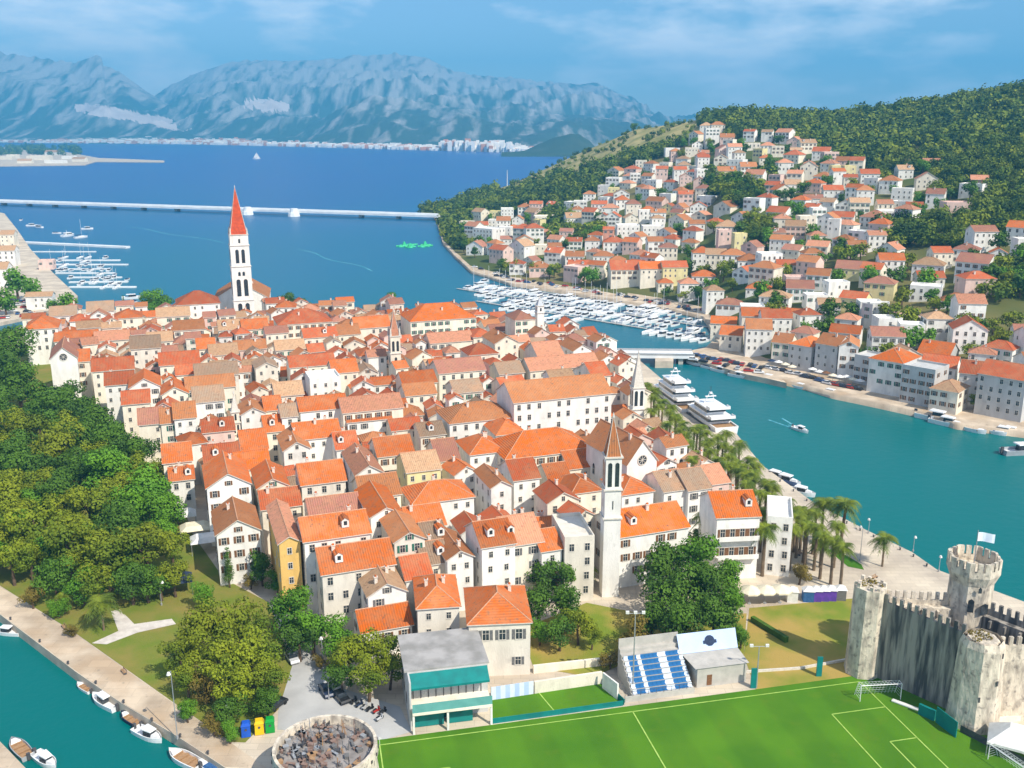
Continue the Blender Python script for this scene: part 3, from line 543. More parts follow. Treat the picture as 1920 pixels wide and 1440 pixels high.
mm = MB(); mm.ngon(0, 0, 4.6, -2.5, 2, 8, 0, 4.1, rot=.4); mm.ngon(0, 0, 4.1, 2, hW + .3, 8, 0, 3.5, rot=.4); mm.ngon(0, 0, 3.5, hW + .3, hW + 1.5, 8, 0, 3.1, rot=.4, cap=False); mm.ngon(0, 0, 2.7, hW + .9, hW + 1.4, 8, 0, 2.4, rot=.4); ct_ = mm.obj('corner_tower', ['fort_stone'], fort)
for a_, z_ in ((-1.2, 9), (-1.9, 6), (-1.1, 14)): MB().box(-.14, .14, -.05, .05, 0, .9).obj('gun_loop', ['metal_dark'], ct_, (3.86 * math.cos(a_), 3.86 * math.sin(a_), z_), a_ + math.pi / 2)
mm = MB(); rd = fd - O_; mm.ngon(rd.x, rd.y, 3.9, -2.5, hW + 5.2, 8, 0, 3.7, rot=.2, cap=False); mm.ngon(rd.x, rd.y, 3.7, hW + 5.2, hW + 7.2, 8, 0, 4.5, rot=.2); mm.ngon(rd.x, rd.y, 4.5, hW + 7.2, hW + 8.4, 8, 0, 4.5, rot=.2, cap=False)
mm.ngon(rd.x, rd.y, 4.05, hW + 7.2, hW + 8.4, 8, 0, 4.05, rot=.2, cap=False)
for k in range(8):
    a0 = .2 + 2 * math.pi * k / 8; a1 = .2 + 2 * math.pi * (k + 1) / 8; A = Vector((math.cos(a0), math.sin(a0), 0)) * 4.27; B = Vector((math.cos(a1), math.sin(a1), 0)) * 4.27
    for t in (.12, .5, .88):
        p = A.lerp(B, t); q = (B - A).normalized() * .42; u = p.normalized() * .22
        mm.prism([(rd.x + (p - q - u).x, rd.y + (p - q - u).y), (rd.x + (p + q - u).x, rd.y + (p + q - u).y), (rd.x + (p + q + u).x, rd.y + (p + q + u).y), (rd.x + (p - q + u).x, rd.y + (p - q + u).y)], hW + 8.4, hW + 10.0)
keep = mm.obj('great_tower', ['fort_stone'], fort)
for a, wd, z0, z1 in ((-1.95, .5, hW + .6, hW + 3.2), (-1.35, .75, hW + .2, hW + 2.4), (-1.65, .3, hW + 4.4, hW + 5.6)):
    mm = MB(); c = Vector((rd.x + 3.88 * math.cos(a), rd.y + 3.88 * math.sin(a), 0)); t = Vector((-math.sin(a), math.cos(a), 0)) * wd; o_ = Vector((math.cos(a), math.sin(a), 0)) * .12
    P = [c - t + o_, c + t + o_]; mm.poly([(P[0].x, P[0].y, z0), (P[1].x, P[1].y, z0), (P[1].x, P[1].y, z1 - .4), ((P[0].x + P[1].x) / 2, (P[0].y + P[1].y) / 2, z1), (P[0].x, P[0].y, z1 - .4)]); mm.obj('arched_opening', ['glass_dark'], keep)
MB().poly([(p.x - O_.x, p.y - O_.y, 1.2) for p in (fa, fb, fc, fd)]).obj('courtyard', ['fort_floor'], fort)
mm = MB(); mm.bar((0, 0, 0), (0, 0, 9.5), .09); fp = mm.obj('flagpole', ['metal_grey']); fp.location = (fd.x, fd.y, hW + 7.2); tag(fp, 'thin grey flagpole standing on the great fortress tower', 'flagpole')
fl = MB()
for k in range(6):
    a0, a1 = k / 6, (k + 1) / 6; f = lambda t: (2.9 * t, .25 * math.sin(5 * t), -.35 * t)
    p, q = f(a0), f(a1); fl.poly([(p[0], p[1], p[2]), (q[0], q[1], q[2]), (q[0], q[1], q[2] + 1.7), (p[0], p[1], p[2] + 1.7)], 0)
flo = fl.obj('flag', ['flag_cloth']); flo.location = (fd.x + .1, fd.y, hW + 14.6); tag(flo, 'pale blue and white flag flying above the great fortress tower', 'flag')

# dry plants rooted on the old towers
def weeds(p, r, label, n=9):
    V, Fq = leaf_mesh([(random.uniform(-r, r), random.uniform(-r, r), .25, random.uniform(.4, .8)) for _ in range(n)], 60, .14, 3, .8); o = put('dry_plant', npmesh('dry_plant', V, Fq, ['leaf_olive']), None, p); tag(o, label, 'plant')
WEEDS = [((fa.x, fa.y, WH + .4), 1.9, 'dry weeds growing on top of the round fortress tower'), ((fb.x - .6, fb.y + .4, WH - 1.2), 1.6, 'dry weeds growing on the fortress corner tower')]
# bell towers
def arches(mm, hw, z0, z1, n, wd, m=1, off=.06, sides=(0, 1, 2, 3)):
    for s in sides:
        for k in range(n):
            c = (-(n - 1) / 2 + k) * wd * 1.75; pts = [(c - wd / 2, z0), (c + wd / 2, z0)] + [(c + wd / 2 * math.cos(t), z1 - wd / 2 + wd / 2 * math.sin(t)) for t in [math.pi * j / 6 for j in range(7)]]
            y = -hw - off; mm.poly([[(p[0], y, p[1]), (-y, p[0], p[1]), (-p[0], -y, p[1]), (y, -p[0], p[1])][s] for p in pts], m)
def tower(name, label, base, wp, z_levels, spire, roofm, wallm='wall_w', rot=None, arch=(), pinn=False, group='bell towers of the old town', z0=2.0):
    g = gp(*base, z0); hw = wp * dep(g) / F / 2; a = STREET if rot is None else math.radians(rot)
    t = thing(name, label, 'bell tower', g, a, group); zz = [0] + [zat(base[0], y, g.y) - z0 for y in z_levels]
    mm = MB(); r = hw
    for i in range(len(zz) - 1):
        mm.box(-r, r, -r, r, zz[i], zz[i + 1] - .3, 0, bottom=False); mm.box(-r - .3, r + .3, -r - .3, r + .3, zz[i + 1] - .3, zz[i + 1], 2)
        r *= .965
    body = mm.obj('tower_shaft', [wallm, 'glass_dark', 'stone_trim'], t)
    for (i, n, frac0, frac1, wd) in arch:
        rr = hw * .965 ** i; hgt = zz[i + 1] - zz[i]; wo = wd * rr; z0_, z1_ = zz[i] + hgt * frac0, zz[i] + hgt * frac1; om = MB(); om.poly([(-wo / 2, 0, 0), (wo / 2, 0, 0)] + [(wo / 2 * math.cos(q), 0, z1_ - z0_ - wo / 2 + wo / 2 * math.sin(q)) for q in [math.pi * j / 6 for j in range(7)]]); om = om.mesh('belfry_opening', ['glass_dark'])
        for s_ in range(4):
            for k in range(n): c_ = (-(n - 1) / 2 + k) * wo * 1.75; an_ = s_ * math.pi / 2; put('belfry_opening', om, t, (c_ * math.cos(an_) + (rr + .06) * math.sin(an_), c_ * math.sin(an_) - (rr + .06) * math.cos(an_), z0_), an_)
    zt = zz[-1]; ztip = zat(base[0], spire, g.y) - z0; ap = Vector((0, 0, ztip)); sp = MB(); e = r * .96
    cs = [(-e, -e, zt), (e, -e, zt), (e, e, zt), (-e, e, zt)]
    for k in range(4): sp.poly([cs[k], cs[(k + 1) % 4], ap], 0); sp.bar(cs[k], ap, .16 if hw > 2.5 else .1, 1, 5, .05)
    sp.ngon(0, 0, .3, ztip - .3, ztip + .8, 6, 1, .05); sp.obj('spire', [roofm, 'stone_trim'], t)
    if pinn:
        for k in range(4):
            c = cs[k]; pn = MB(); pn.ngon(c[0] * .98, c[1] * .98, .45, zt, zt + 2.0, 6, 0, .35); pn.ngon(c[0] * .98, c[1] * .98, .35, zt + 2.0, zt + 3.4, 6, 0, .04); pn.obj('pinnacle', ['stone_trim'], t)
    q = proj(g); LAND.append((label, q[0], q[1])); return t, g, hw, zz
tower('cathedral_tower', 'tall white cathedral bell tower with red pyramid spire', (459, 614), 36, [560, 497, 458, 438], 350, 'spire_red', 'wall_w', None, ((0, 2, .52, .9, .42), (1, 2, .12, .62, .42), (1, 2, .72, .84, .25), (2, 2, .15, .8, .36), (3, 1, .2, .6, .2)), True, group=None)
tower('church_tower', 'slender white bell tower with brown tiled pyramid roof by the garden trees', (1141, 1112), 31, [965, 912, 852], 780, 'roof_b', 'wall_w', 6, ((1, 1, .3, .6, .12), (2, 2, .08, .82, .52)), group=None)
tower('church_tower', 'white bell tower with pointed pale stone spire beside the promenade palms', (1192, 822), 23, [782, 764, 724], 660, 'stone_trim', 'wall_w', 10, ((2, 2, .15, .85, .55),), group=None)
tower('church_tower', 'white loggia bell tower with orange and white pointed spire amid central roofs', (742, 728), 20, [686, 660, 628], 580, 'roof_s', 'wall_c', None, ((1, 1, .2, .7, .5), (2, 2, .1, .7, .5)), True, group=None)
tower('church_tower', 'thin pale blank bell tower with blunt top near the marina channel', (1011, 658), 14, [620, 585, 572], 558, 'slate_dome', 'wall_w', None, ((2, 1, .2, .7, .5),), group=None)
tower('church_tower', 'small slim white belfry with narrow spire rising between red roofs', (447, 856), 15, [812, 790, 770], 737, 'stone_trim', 'wall_c', None, ((1, 2, .1, .8, .5), (2, 1, .2, .8, .5)), group=None)
def church(name, label, cx, cy, wp, h, d, rc, wc, rot, rose=False, doors=True, slope=.8):
    a = math.radians(rot); ht = h * K; dp = d * K; E_ = gp(cx, cy, 2 + ht); wd = wp * dep(E_) / F; c = E_ + Vector((-math.sin(a), math.cos(a), 0)) * dp / 2
    t = build_house(name, c.x, c.y, 2.0, wd, dp, ht, 'y', rc, wc, a, near=True, cat='church', label=label, slope=slope, win=False)
    if rose:
        b = MB(); R = wd * .15
        b.poly([(R * math.cos(k * math.pi / 12), -.06, R * math.sin(k * math.pi / 12)) for k in range(24)], 0)
        for k in range(24):
            b.bar((R * math.cos(k * math.pi / 12), -.1, R * math.sin(k * math.pi / 12)), (R * math.cos((k + 1) * math.pi / 12), -.1, R * math.sin((k + 1) * math.pi / 12)), .16, 1, 4)
        for k in range(8): b.bar((0, -.1, 0), (R * math.cos(k * math.pi / 4), -.1, R * math.sin(k * math.pi / 4)), .07, 1, 4)
        b.obj('rose_window', ['glass_dark', 'stone_trim'], t, (0, -dp / 2 - .003, ht + wd * .06))
    if doors:
        b = MB(); b.box(-1.0, 1.0, -.1, .02, 0, 3.4, 0); b.box(-1.4, -1.0, -.2, .02, 0, 3.6, 1); b.box(1.0, 1.4, -.2, .02, 0, 3.6, 1); b.box(-1.4, 1.4, -.2, .02, 3.6, 4.0, 1); b.obj('door', ['shutter_brown', 'stone_trim'], t, (0, -dp / 2 - .003, 0))
    for sgn in (-1, 1):
        for k in range(3): put('window', win_mesh('a'), t, (sgn * (wd / 2 + .003), -dp * .3 + dp * .3 * k, ht * .55), sgn * math.pi / 2, (1, 1, 1.4))
    LAND.append((label, cx, cy)); return t
church('church', 'big white gabled church with a round rose window', 1204, 866, 66, 12, 14, 'b', 'w', 26, True, True, 1.25)
church('cathedral', 'white gabled cathedral nave behind the tall red-spired bell tower', 452, 560, 100, 8.5, 22, 'b', 'w', 12, False, False, .6)
church('baroque_church', 'white curved-gable church front with oculus beside the park trees', 119, 672, 46, 12, 14, 'm', 'w', 22, True, True, .9)
# apse with shallow slate dome
g = gp(1026, 822, 2); R = 36 * dep(g) / F; ap = thing('round_apse', 'round white church apse under a pale blue-grey shallow dome', 'church apse', g + Vector((0, R, 0)), STREET)
zt = zat(1026, 775, g.y) - 2; mm = MB(); mm.ngon(0, 0, R, 0, zt, 24, 0); mm.ngon(0, 0, R * 1.04, zt, zt + .5, 24, 0); mm.obj('wall', ['wall_w'], ap)
mm = MB(); rr, z_ = R * .98, zt + .5
for k in range(6):
    r2 = R * .98 * math.cos(math.radians(15 * (k + 1))) if k < 5 else .3; z2 = zt + .5 + R * .62 * math.sin(math.radians(15 * (k + 1))); mm.ngon(0, 0, rr, z_, z2, 24, 0, r2, cap=(k == 5)); rr, z_ = r2, z2
mm.obj('dome', ['slate_dome'], ap)
for k in range(5): a = -math.pi / 2 + (k - 2) * .5; put('window', win_mesh('a'), ap, (R * 1.005 * math.cos(a), R * 1.005 * math.sin(a), zt * .55), a + math.pi / 2)
HOUSES.append((ap.location.x, ap.location.y, R, R, 0)); LAND.append(('the blue-grey domed apse', 1026, 800))
for p in ((459, 614, 6), (1140, 1110, 3.2), (1192, 822, 3.5), (742, 728, 4), (1011, 658, 2.5), (447, 856, 2.5)): g = gp(p[0], p[1]); HOUSES.append((g.x, g.y, p[2], p[2], STREET))

for h in NEARH: eave_house(*h, near=True)
for h in FARH: eave_house(*h)
# the hip-roofed stone palace by the pitch, with its wing
E_ = gp(935, 1168, 2 + 7.6 * K); wd = 116 * dep(E_) / F; a = math.radians(5)
pal = build_house('stone_palace', E_.x - 5 * math.sin(a), E_.y + 7.0, 2, wd, 14, 7.6 * K, 'h', 'o', 's', a, near=True, cat='palace', label='pale stone hip-roofed palace with three upper windows facing the pitch', slope=.55, win=False)
for k in (-1, 0, 1): put('window', win_mesh('k'), pal, (k * wd * .27 + .5, -7.003, 7.6 * K - 3.4), 0, (1.15, 1, 1.25))
put('window', win_mesh('k'), pal, (-wd * .3, -7.003, 2.2)); put('window', win_mesh('k'), pal, (wd * .3, -7.003, 2.2))
for k in range(3): put('window', win_mesh('k'), pal, (-wd / 2 - .003, -4 + 4 * k, 7.6 * K - 3.4), -math.pi / 2)
eave_house(822, 1138, 78, 7.2, 9, 'h', 'o', 's', 8, near=True)
eave_house(1385, 969, 80, 10.5, 9, 'x', 'O', 'w', 6, near=True, name='apartment_house', noun='apartment house', label='white apartment house with bright orange roof and two long balconies', win=False)
ah = bpy.data.objects['apartment_house']; X_, Y_, W2, D2, A2 = HOUSES[-1]
for z_ in (10.5 * K - 5.2, 10.5 * K - 9.6):
    b = MB(); b.box(-W2 * .95, W2 * .95, -1.5, 0, 0, .2, 0); b.box(-W2 * .95, W2 * .95, -1.5, -1.4, .2, 1.1, 0); b.obj('balcony', ['wall_w'], ah, (0, -D2 - .003, z_))
    for k in range(4): put('window', win_mesh('n'), ah, (-W2 * .7 + W2 * .46 * k, -D2 - .003, z_ + .4), 0, (1, 1, 1.2))
eave_house(1463, 975, 46, 9.5, 9, 'f', 'o', 'w', -14, near=True)
eave_house(1087, 1012, 56, 10, 9, 'f', 'o', 's', 10, near=True)

# fill the rest of the old town block by block along the streets
TOWN = [(60, 612), (150, 588), (300, 592), (400, 600), (520, 598), (640, 600), (770, 605), (930, 612), (1000, 640), (1060, 655), (1125, 668), (1175, 705), (1200, 770), (1230, 880), (1320, 930), (1330, 990), (1180, 1010), (1110, 1060), (1050, 1060), (960, 1090), (860, 1150), (770, 1180), (690, 1190), (600, 1130), (500, 1100), (480, 1040), (400, 1040), (370, 960), (310, 880), (270, 800), (200, 730), (70, 680)]
TP = [gp(x, y) for x, y in TOWN]; TPxy = [(p.x, p.y) for p in TP]
ca, sa = math.cos(STREET), math.sin(STREET); cnt = 0
v_ = 120.0
while v_ < 520:
    u_ = -220.0
    while u_ < 260:
        wd = random.uniform(5.5, 9.5); dp = random.uniform(6.5, 9); u = u_ + wd / 2 + random.uniform(0, 1.0); v = v_ + random.uniform(-1, 1)
        x = u * ca - v * sa; y = u * sa + v * ca; u_ += wd + .5
        if not inpoly(x, y, TPxy): continue
        for shrink in (1.0, .8, .62):
            if clear_of(x, y, wd / 2 * shrink, dp / 2 * shrink, STREET, .25):
                q = proj((x, y, 8)); far = y > 300
                ht = random.choice((random.uniform(6.5, 10), random.uniform(9, 13.5))) * (.92 if shrink < 1 else 1)
                build_house('town_house', x, y, 2.0, wd * shrink, dp * shrink, ht, random.choice('xxxyyyyh'), random.choice('oorrrbbsgpmm'), random.choice('wwwwcccsp'), STREET + random.choice((0, 0, 0, -.14, .14)) + random.uniform(-.06, .06), near=y < 215); cnt += 1
                break
    v_ += 8.7

# ------------------------------------------------------------------ houses across the channel
OLD = len(HOUSES)
def slope_house(px, py, wp, hp, typ, rc, wc, rot, dpm=None, **kw):
    """px, py: foot of the front wall in the picture; wp, hp: its width and height in picture pixels"""
    g = hit(px, py)
    if g is None: return None
    s = dep(g) / F; wd = wp * s; ht = hp * s * 1.04; dp = dpm or wd * random.uniform(.7, .95); a = math.radians(rot)
    c = g + Vector((-math.sin(a), math.cos(a), 0)) * dp / 2
    zc = min(g.z, ciovo(c.x, c.y)); 
    return build_house(kw.pop('name', 'hillside_house'), c.x, c.y, g.z, wd, dp, ht, typ, rc, wc, a, drop=7, **kw)
SPECIAL = [ # px, py(foot), w, h, type, roof, wall, rot
 (1003, 462, 34, 32, 'h', 'r', 'w', 8, None), (975, 460, 30, 30, 'h', 'r', 'g', -30, None), (905, 462, 46, 30, 'f', 'r', 'w', -38, None), (1025, 425, 44, 16, 'f', 'g', 'c', 4, None), (1335, 275, 26, 30, 'f', 'g', 'w', 0, None),
 (1318, 330, 22, 32, 'x', 'r', 'w', 0, None), (1178, 446, 42, 20, 'f', 'g', 'w', 0, None), (1225, 446, 40, 18, 'f', 'g', 'w', 0, None), (1210, 420, 24, 22, 'f', 'b', 'w', 0, None), (1140, 462, 20, 30, 'x', 'r', 'e', -10, None),
 (1388, 470, 24, 28, 'f', 'g', 'l', 6, None), (1358, 470, 24, 34, 'f', 'g', 'p', 0, None), (1570, 340, 24, 26, 'f', 'p', 'l', 0, None), (1592, 345, 22, 30, 'f', 'p', 'l', 0, None), (1175, 540, 60, 32, 'x', 'r', 'c', 2, None), (1222, 540, 44, 34, 'x', 'O', 'c', 2, None), (1265, 538, 46, 34, 'x', 'r', 'l', 2, None),
 (1248, 548, 28, 16, 'h', 'o', 'c', 0, None), (1085, 520, 40, 18, 'x', 'r', 'w', -4, None), (1003, 500, 26, 10, 'h', 'o', 'y', 0, None), (1420, 556, 44, 12, 'h', 'o', 'w', -20, None), (1355, 634, 46, 26, 'x', 'O', 'c', -14, None), (1415, 628, 50, 32, 'x', 'o', 'c', -8, None), (1480, 612, 40, 20, 'x', 'O', 'c', -30, None),
 (1645, 615, 34, 42, 'f', 'g', 'w', -20, None), (1622, 618, 22, 42, 'f', 'g', 'g', -52, None), (1745, 545, 48, 22, 'x', 'r', 'w', -6, None), (1790, 580, 50, 12, 'h', 'b', 'w', -24, None), (1870, 500, 30, 24, 'y', 'o', 'w', -20, None), (1835, 355, 30, 16, 'x', 'e' if 0 else 's', 'e', -20, None), (1745, 320, 30, 14, 'x', 's', 'w', -20, None),
 (1560, 455, 22, 40, 'f', 'g', 'w', -30, None), (1535, 420, 26, 26, 'f', 'g', 'w', 0, None), (1700, 608, 60, 10, 'f', 'p', 'p', -16, None), (1240, 345, 22, 26, 'x', 'r', 'p', -10, None), (1275, 345, 24, 24, 'x', 'r', 'w', 0, None), (1285, 390, 26, 24, 'x', 'r', 'p', 0, None),
]
for s_ in SPECIAL: slope_house(*s_[:8], look=None)
for t_ in (('the white hilltop block', 1335, 255), ('the tall white hotel', 995, 440), ('the stepped white hotel', 905, 445), ('the cream marina block', 1220, 520), ('the twin yellow flats', 1580, 325), ('the tall grey-flanked block', 1640, 590)): LAND.append(t_)
# quay row along the channel
QUAYH = [ # px, py foot, w, h, type, roof, wall, rot, depth
 (1420, 672, 46, 50, 'x', 'b', 'w', -10, 12), (1462, 682, 34, 38, 'x', 'b', 'c', -30, 11), (1497, 695, 46, 46, 'h', 'O', 'g', -44, 14), (1545, 704, 44, 56, 'x', 'b', 'g', -46, 12), (1586, 712, 34, 58, 'y', 'b', 'w', -20, 14), (1612, 722, 30, 50, 'f', 'g', 'g', -46, 10), (1655, 740, 64, 62, 'h', 'O', 'w', -44, 16),
 (1715, 760, 62, 66, 'f', 'g', 'g', -46, 12), (1745, 700, 56, 30, 'x', 'O', 'g', -40, 14), (1765, 775, 50, 42, 'h', 'p', 'c', -42, 12), (1815, 752, 40, 50, 'x', 'r', 'w', -30, 12), (1868, 785, 84, 76, 'x', 'r', 'g', -46, 14), (1368, 662, 40, 30, 'x', 'o', 'c', -20, 11)]
for s_ in QUAYH: slope_house(*s_, near=True, name='waterfront_house', cat='waterfront house', noun='quay house')
LAND.append(('the big grey quay house', 1868, 740)); LAND.append(('the flat grey quay block', 1715, 720))
TOWN2 = [(865, 440), (905, 405), (1010, 400), (1085, 385), (1110, 370), (1150, 330), (1190, 320), (1230, 300), (1290, 270), (1318, 240), (1350, 240), (1365, 262), (1420, 258), (1500, 275), (1560, 300), (1600, 320), (1650, 350), (1690, 335), (1720, 325), (1760, 345), (1720, 385), (1830, 365), (1850, 375), (1790, 410), (1700, 420), (1655, 440), (1650, 480), (1720, 515), (1790, 490), (1850, 470), (1920, 455), (1980, 455), (1960, 560), (1860, 560), (1840, 620), (1980, 640), (1980, 790), (1900, 770), (1740, 730), (1560, 690), (1420, 640), (1340, 585), (1250, 560), (1050, 530), (950, 515), (890, 490)]
GREEN2 = [((1040, 425), 34, 26), ((1380, 370), 42, 26), ((1420, 440), 40, 22), ((1600, 500), 30, 16), ((1700, 470), 40, 40), ((1700, 590), 30, 20), ((1850, 430), 60, 30), ((1100, 445), 30, 18), ((1330, 530), 26, 18), ((1900, 540), 50, 46), ((1690, 440), 50, 16), ((1340, 350), 20, 30), ((1760, 600), 40, 14), ((1290, 440), 20, 12), ((1545, 490), 14, 16), ((1440, 335), 22, 10), ((1890, 605), 46, 34)]
placed = []; tries = 0
while len(placed) < 272 and tries < 16000:
    tries += 1
    px, py = random.uniform(865, 1980), random.uniform(240, 790)
    if not inpoly(px, py, TOWN2): continue
    if any(((px - g_[0]) / a_) ** 2 + ((py - g_[1]) / b_) ** 2 < 1 for g_, a_, b_ in GREEN2): continue
    g = hit(px, py)
    if g is None: continue
    pxm = F / dep(g); wd = random.uniform(9.5, 15); wp = wd * pxm
    if any(abs(px - a_) < (wp + b_) * .33 and abs(py - c_) < (wp + b_) * .21 for a_, c_, b_ in placed): continue
    a = math.radians(random.choice((-46, -40, -30, -12, -5, 4)) + random.uniform(-5, 5)); dp = wd * random.uniform(.7, .95)
    c = g + Vector((-math.sin(a), math.cos(a), 0)) * dp / 2
    if not clear_of(c.x, c.y, wd / 2, dp / 2, a, .3): continue
    ht = random.uniform(6, 11); typ = random.choice('xxhhyxf' if py > 420 else 'xhhyfxf')
    build_house('hillside_house', c.x, c.y, g.z, wd, dp, ht, typ, random.choice('oorrsbbmp' if py > 480 else 'orrssmbbp'), random.choice('wwwwccp' + ('l' if random.random() < .3 else 'w')), a, drop=7, noun='house')
    placed.append((px, py, wp))

# ------------------------------------------------------------------ trees
def leaf_mesh(lobes, per, size, seed, flat=.75):
    """many small leaf faces spread through the volume of a crown of lobes (x, y, z, r)"""
    r_ = np.random.default_rng(seed); P = []; NR = []
    for (x, y, z, r) in lobes:
        n_ = int(per * r * r); d = r_.normal(size=(n_, 3)); d /= np.linalg.norm(d, axis=1)[:, None]
        rad = r * (0.62 + .42 * r_.random(n_) ** .6) * (1 + .16 * np.sin(d[:, 0] * 5 + seed) * np.cos(d[:, 1] * 4 + d[:, 2] * 6)); p = d * rad[:, None]; p[:, 2] *= flat
        P.append(p + np.array([x, y, z])); NR.append(d + r_.normal(size=(n_, 3)) * .34 + np.array([0, 0, .25]))
    P = np.concatenate(P); Nn = np.concatenate(NR); Nn /= np.linalg.norm(Nn, axis=1)[:, None]
    t = np.cross(Nn, r_.normal(size=Nn.shape)); t /= np.linalg.norm(t, axis=1)[:, None] + 1e-9; b_ = np.cross(Nn, t)
    s = size * (.6 + .8 * r_.random(len(P)))[:, None]; V = np.stack([P - t * s - b_ * s * .7, P + t * s - b_ * s * .6, P + t * s * .8 + b_ * s * .8, P - t * s * .7 + b_ * s], 1).reshape(-1, 3)
    return V, np.arange(len(V)).reshape(-1, 4)
def crown_lobes(kind, seed):
    r = random.Random(seed); Lb = []
    if kind == 'cypress':
        for k in range(9): t = k / 8; Lb.append((r.uniform(-.08, .08), r.uniform(-.08, .08), -1.1 + 2.9 * t, .42 * (1 - .75 * t) + .1))
        return Lb
    n_ = {'pine': 15, 'dark': 12, 'green': 13, 'bush': 7}[kind]
    for k in range(n_):
        a = r.uniform(0, 6.283); q = r.random() ** .6; z = r.uniform(-.55, .62) if kind != 'pine' else r.uniform(-.45, .6); rr = r.uniform(.30, .46) * (1.05 if kind != 'pine' else .86)
        R_ = (.74 if kind != 'pine' else .86) * q * math.sqrt(max(.1, 1 - (z * .9) ** 2)); Lb.append((R_ * math.cos(a), R_ * math.sin(a), z, rr))
    Lb.append((0, 0, .15, .5)); return Lb
TREEM = {}
for w_ in WEEDS: weeds(*w_)
LEAFM = {'pine': 'leaf_pine', 'dark': 'leaf_dark', 'green': 'leaf_green', 'bush': 'leaf_olive', 'cypress': 'leaf_dark'}
def tree_meshes(kind, var, fine):
    key = (kind, var, fine)
    if key not in TREEM:
        sd_ = hash((len(kind) * 7 + ord(kind[0]), var)) % 1000; Lb = crown_lobes(kind, sd_)
        V, Fq = leaf_mesh(Lb, 1500 if fine else 330, .036 if fine else .075, sd_ + 5, .8)
        cm = npmesh('crown', V, Fq, [LEAFM[kind]])
        r = random.Random(sd_); tb = MB(); z0 = -2.0; p = Vector((0, 0, z0)); q = Vector((r.uniform(-.12, .12), r.uniform(-.12, .12), -.55)); tb.bar(p, q, .085, 0, 7, .06); tb.bar(q, q + Vector((r.uniform(-.1, .1), 0, .8)), .06, 0, 6, .02)
        for lb in Lb[:8]: tb.bar(q + Vector((0, 0, r.uniform(-.1, .3))), Vector(lb[:3]), .035, 0, 5, .01)
        TREEM[key] = (cm, tb.mesh('trunk', ['wood_bark']))
    return TREEM[key]
ALLTREES = []
TLOOK = {'pine': 'yellow-green pine with clumped crown', 'dark': 'dark green dense tree', 'green': 'bright green leafy tree', 'bush': 'olive-brown rounded bushy tree', 'cypress': 'dark narrow cypress'}
def plant_tree(base, r, kind, fine, hc=None, noun='tree'):
    """base on the ground, r crown radius in metres"""
    kind_name = {'pine': 'pine_tree', 'dark': 'evergreen_tree', 'green': 'leafy_tree', 'bush': 'bushy_tree', 'cypress': 'cypress_tree'}[kind]
    hc = hc or (r * 1.35 if kind != 'bush' else r * .9); cm, tm = tree_meshes(kind, random.randrange(4), fine)
    t = thing(kind_name, None, 'tree', base, random.uniform(0, 6.28)); zsc = random.uniform(.92, 1.12)
    put('crown', cm, t, (0, 0, hc), 0, (r, r, r * zsc)); ts = hc / 2.0; put('trunk', tm, t, (0, 0, hc), 0, (r, r, hc / 2.0))
    later(t, TLOOK[kind], noun); ALLTREES.append((base[0], base[1], r)); return t
def px_tree(cx, cy, rp, kind, fine=True, hcf=None, z0=2.0):
    hc = 8.0
    for _ in range(4): g = gp(cx, cy, z0 + hc); r = rp * dep(g) / F; hc = r * (hcf or {'pine': 1.45, 'dark': 1.35, 'green': 1.3, 'bush': .9, 'cypress': 2.2}[kind])
    return plant_tree((g.x, g.y, z0), r, kind, fine, hc)
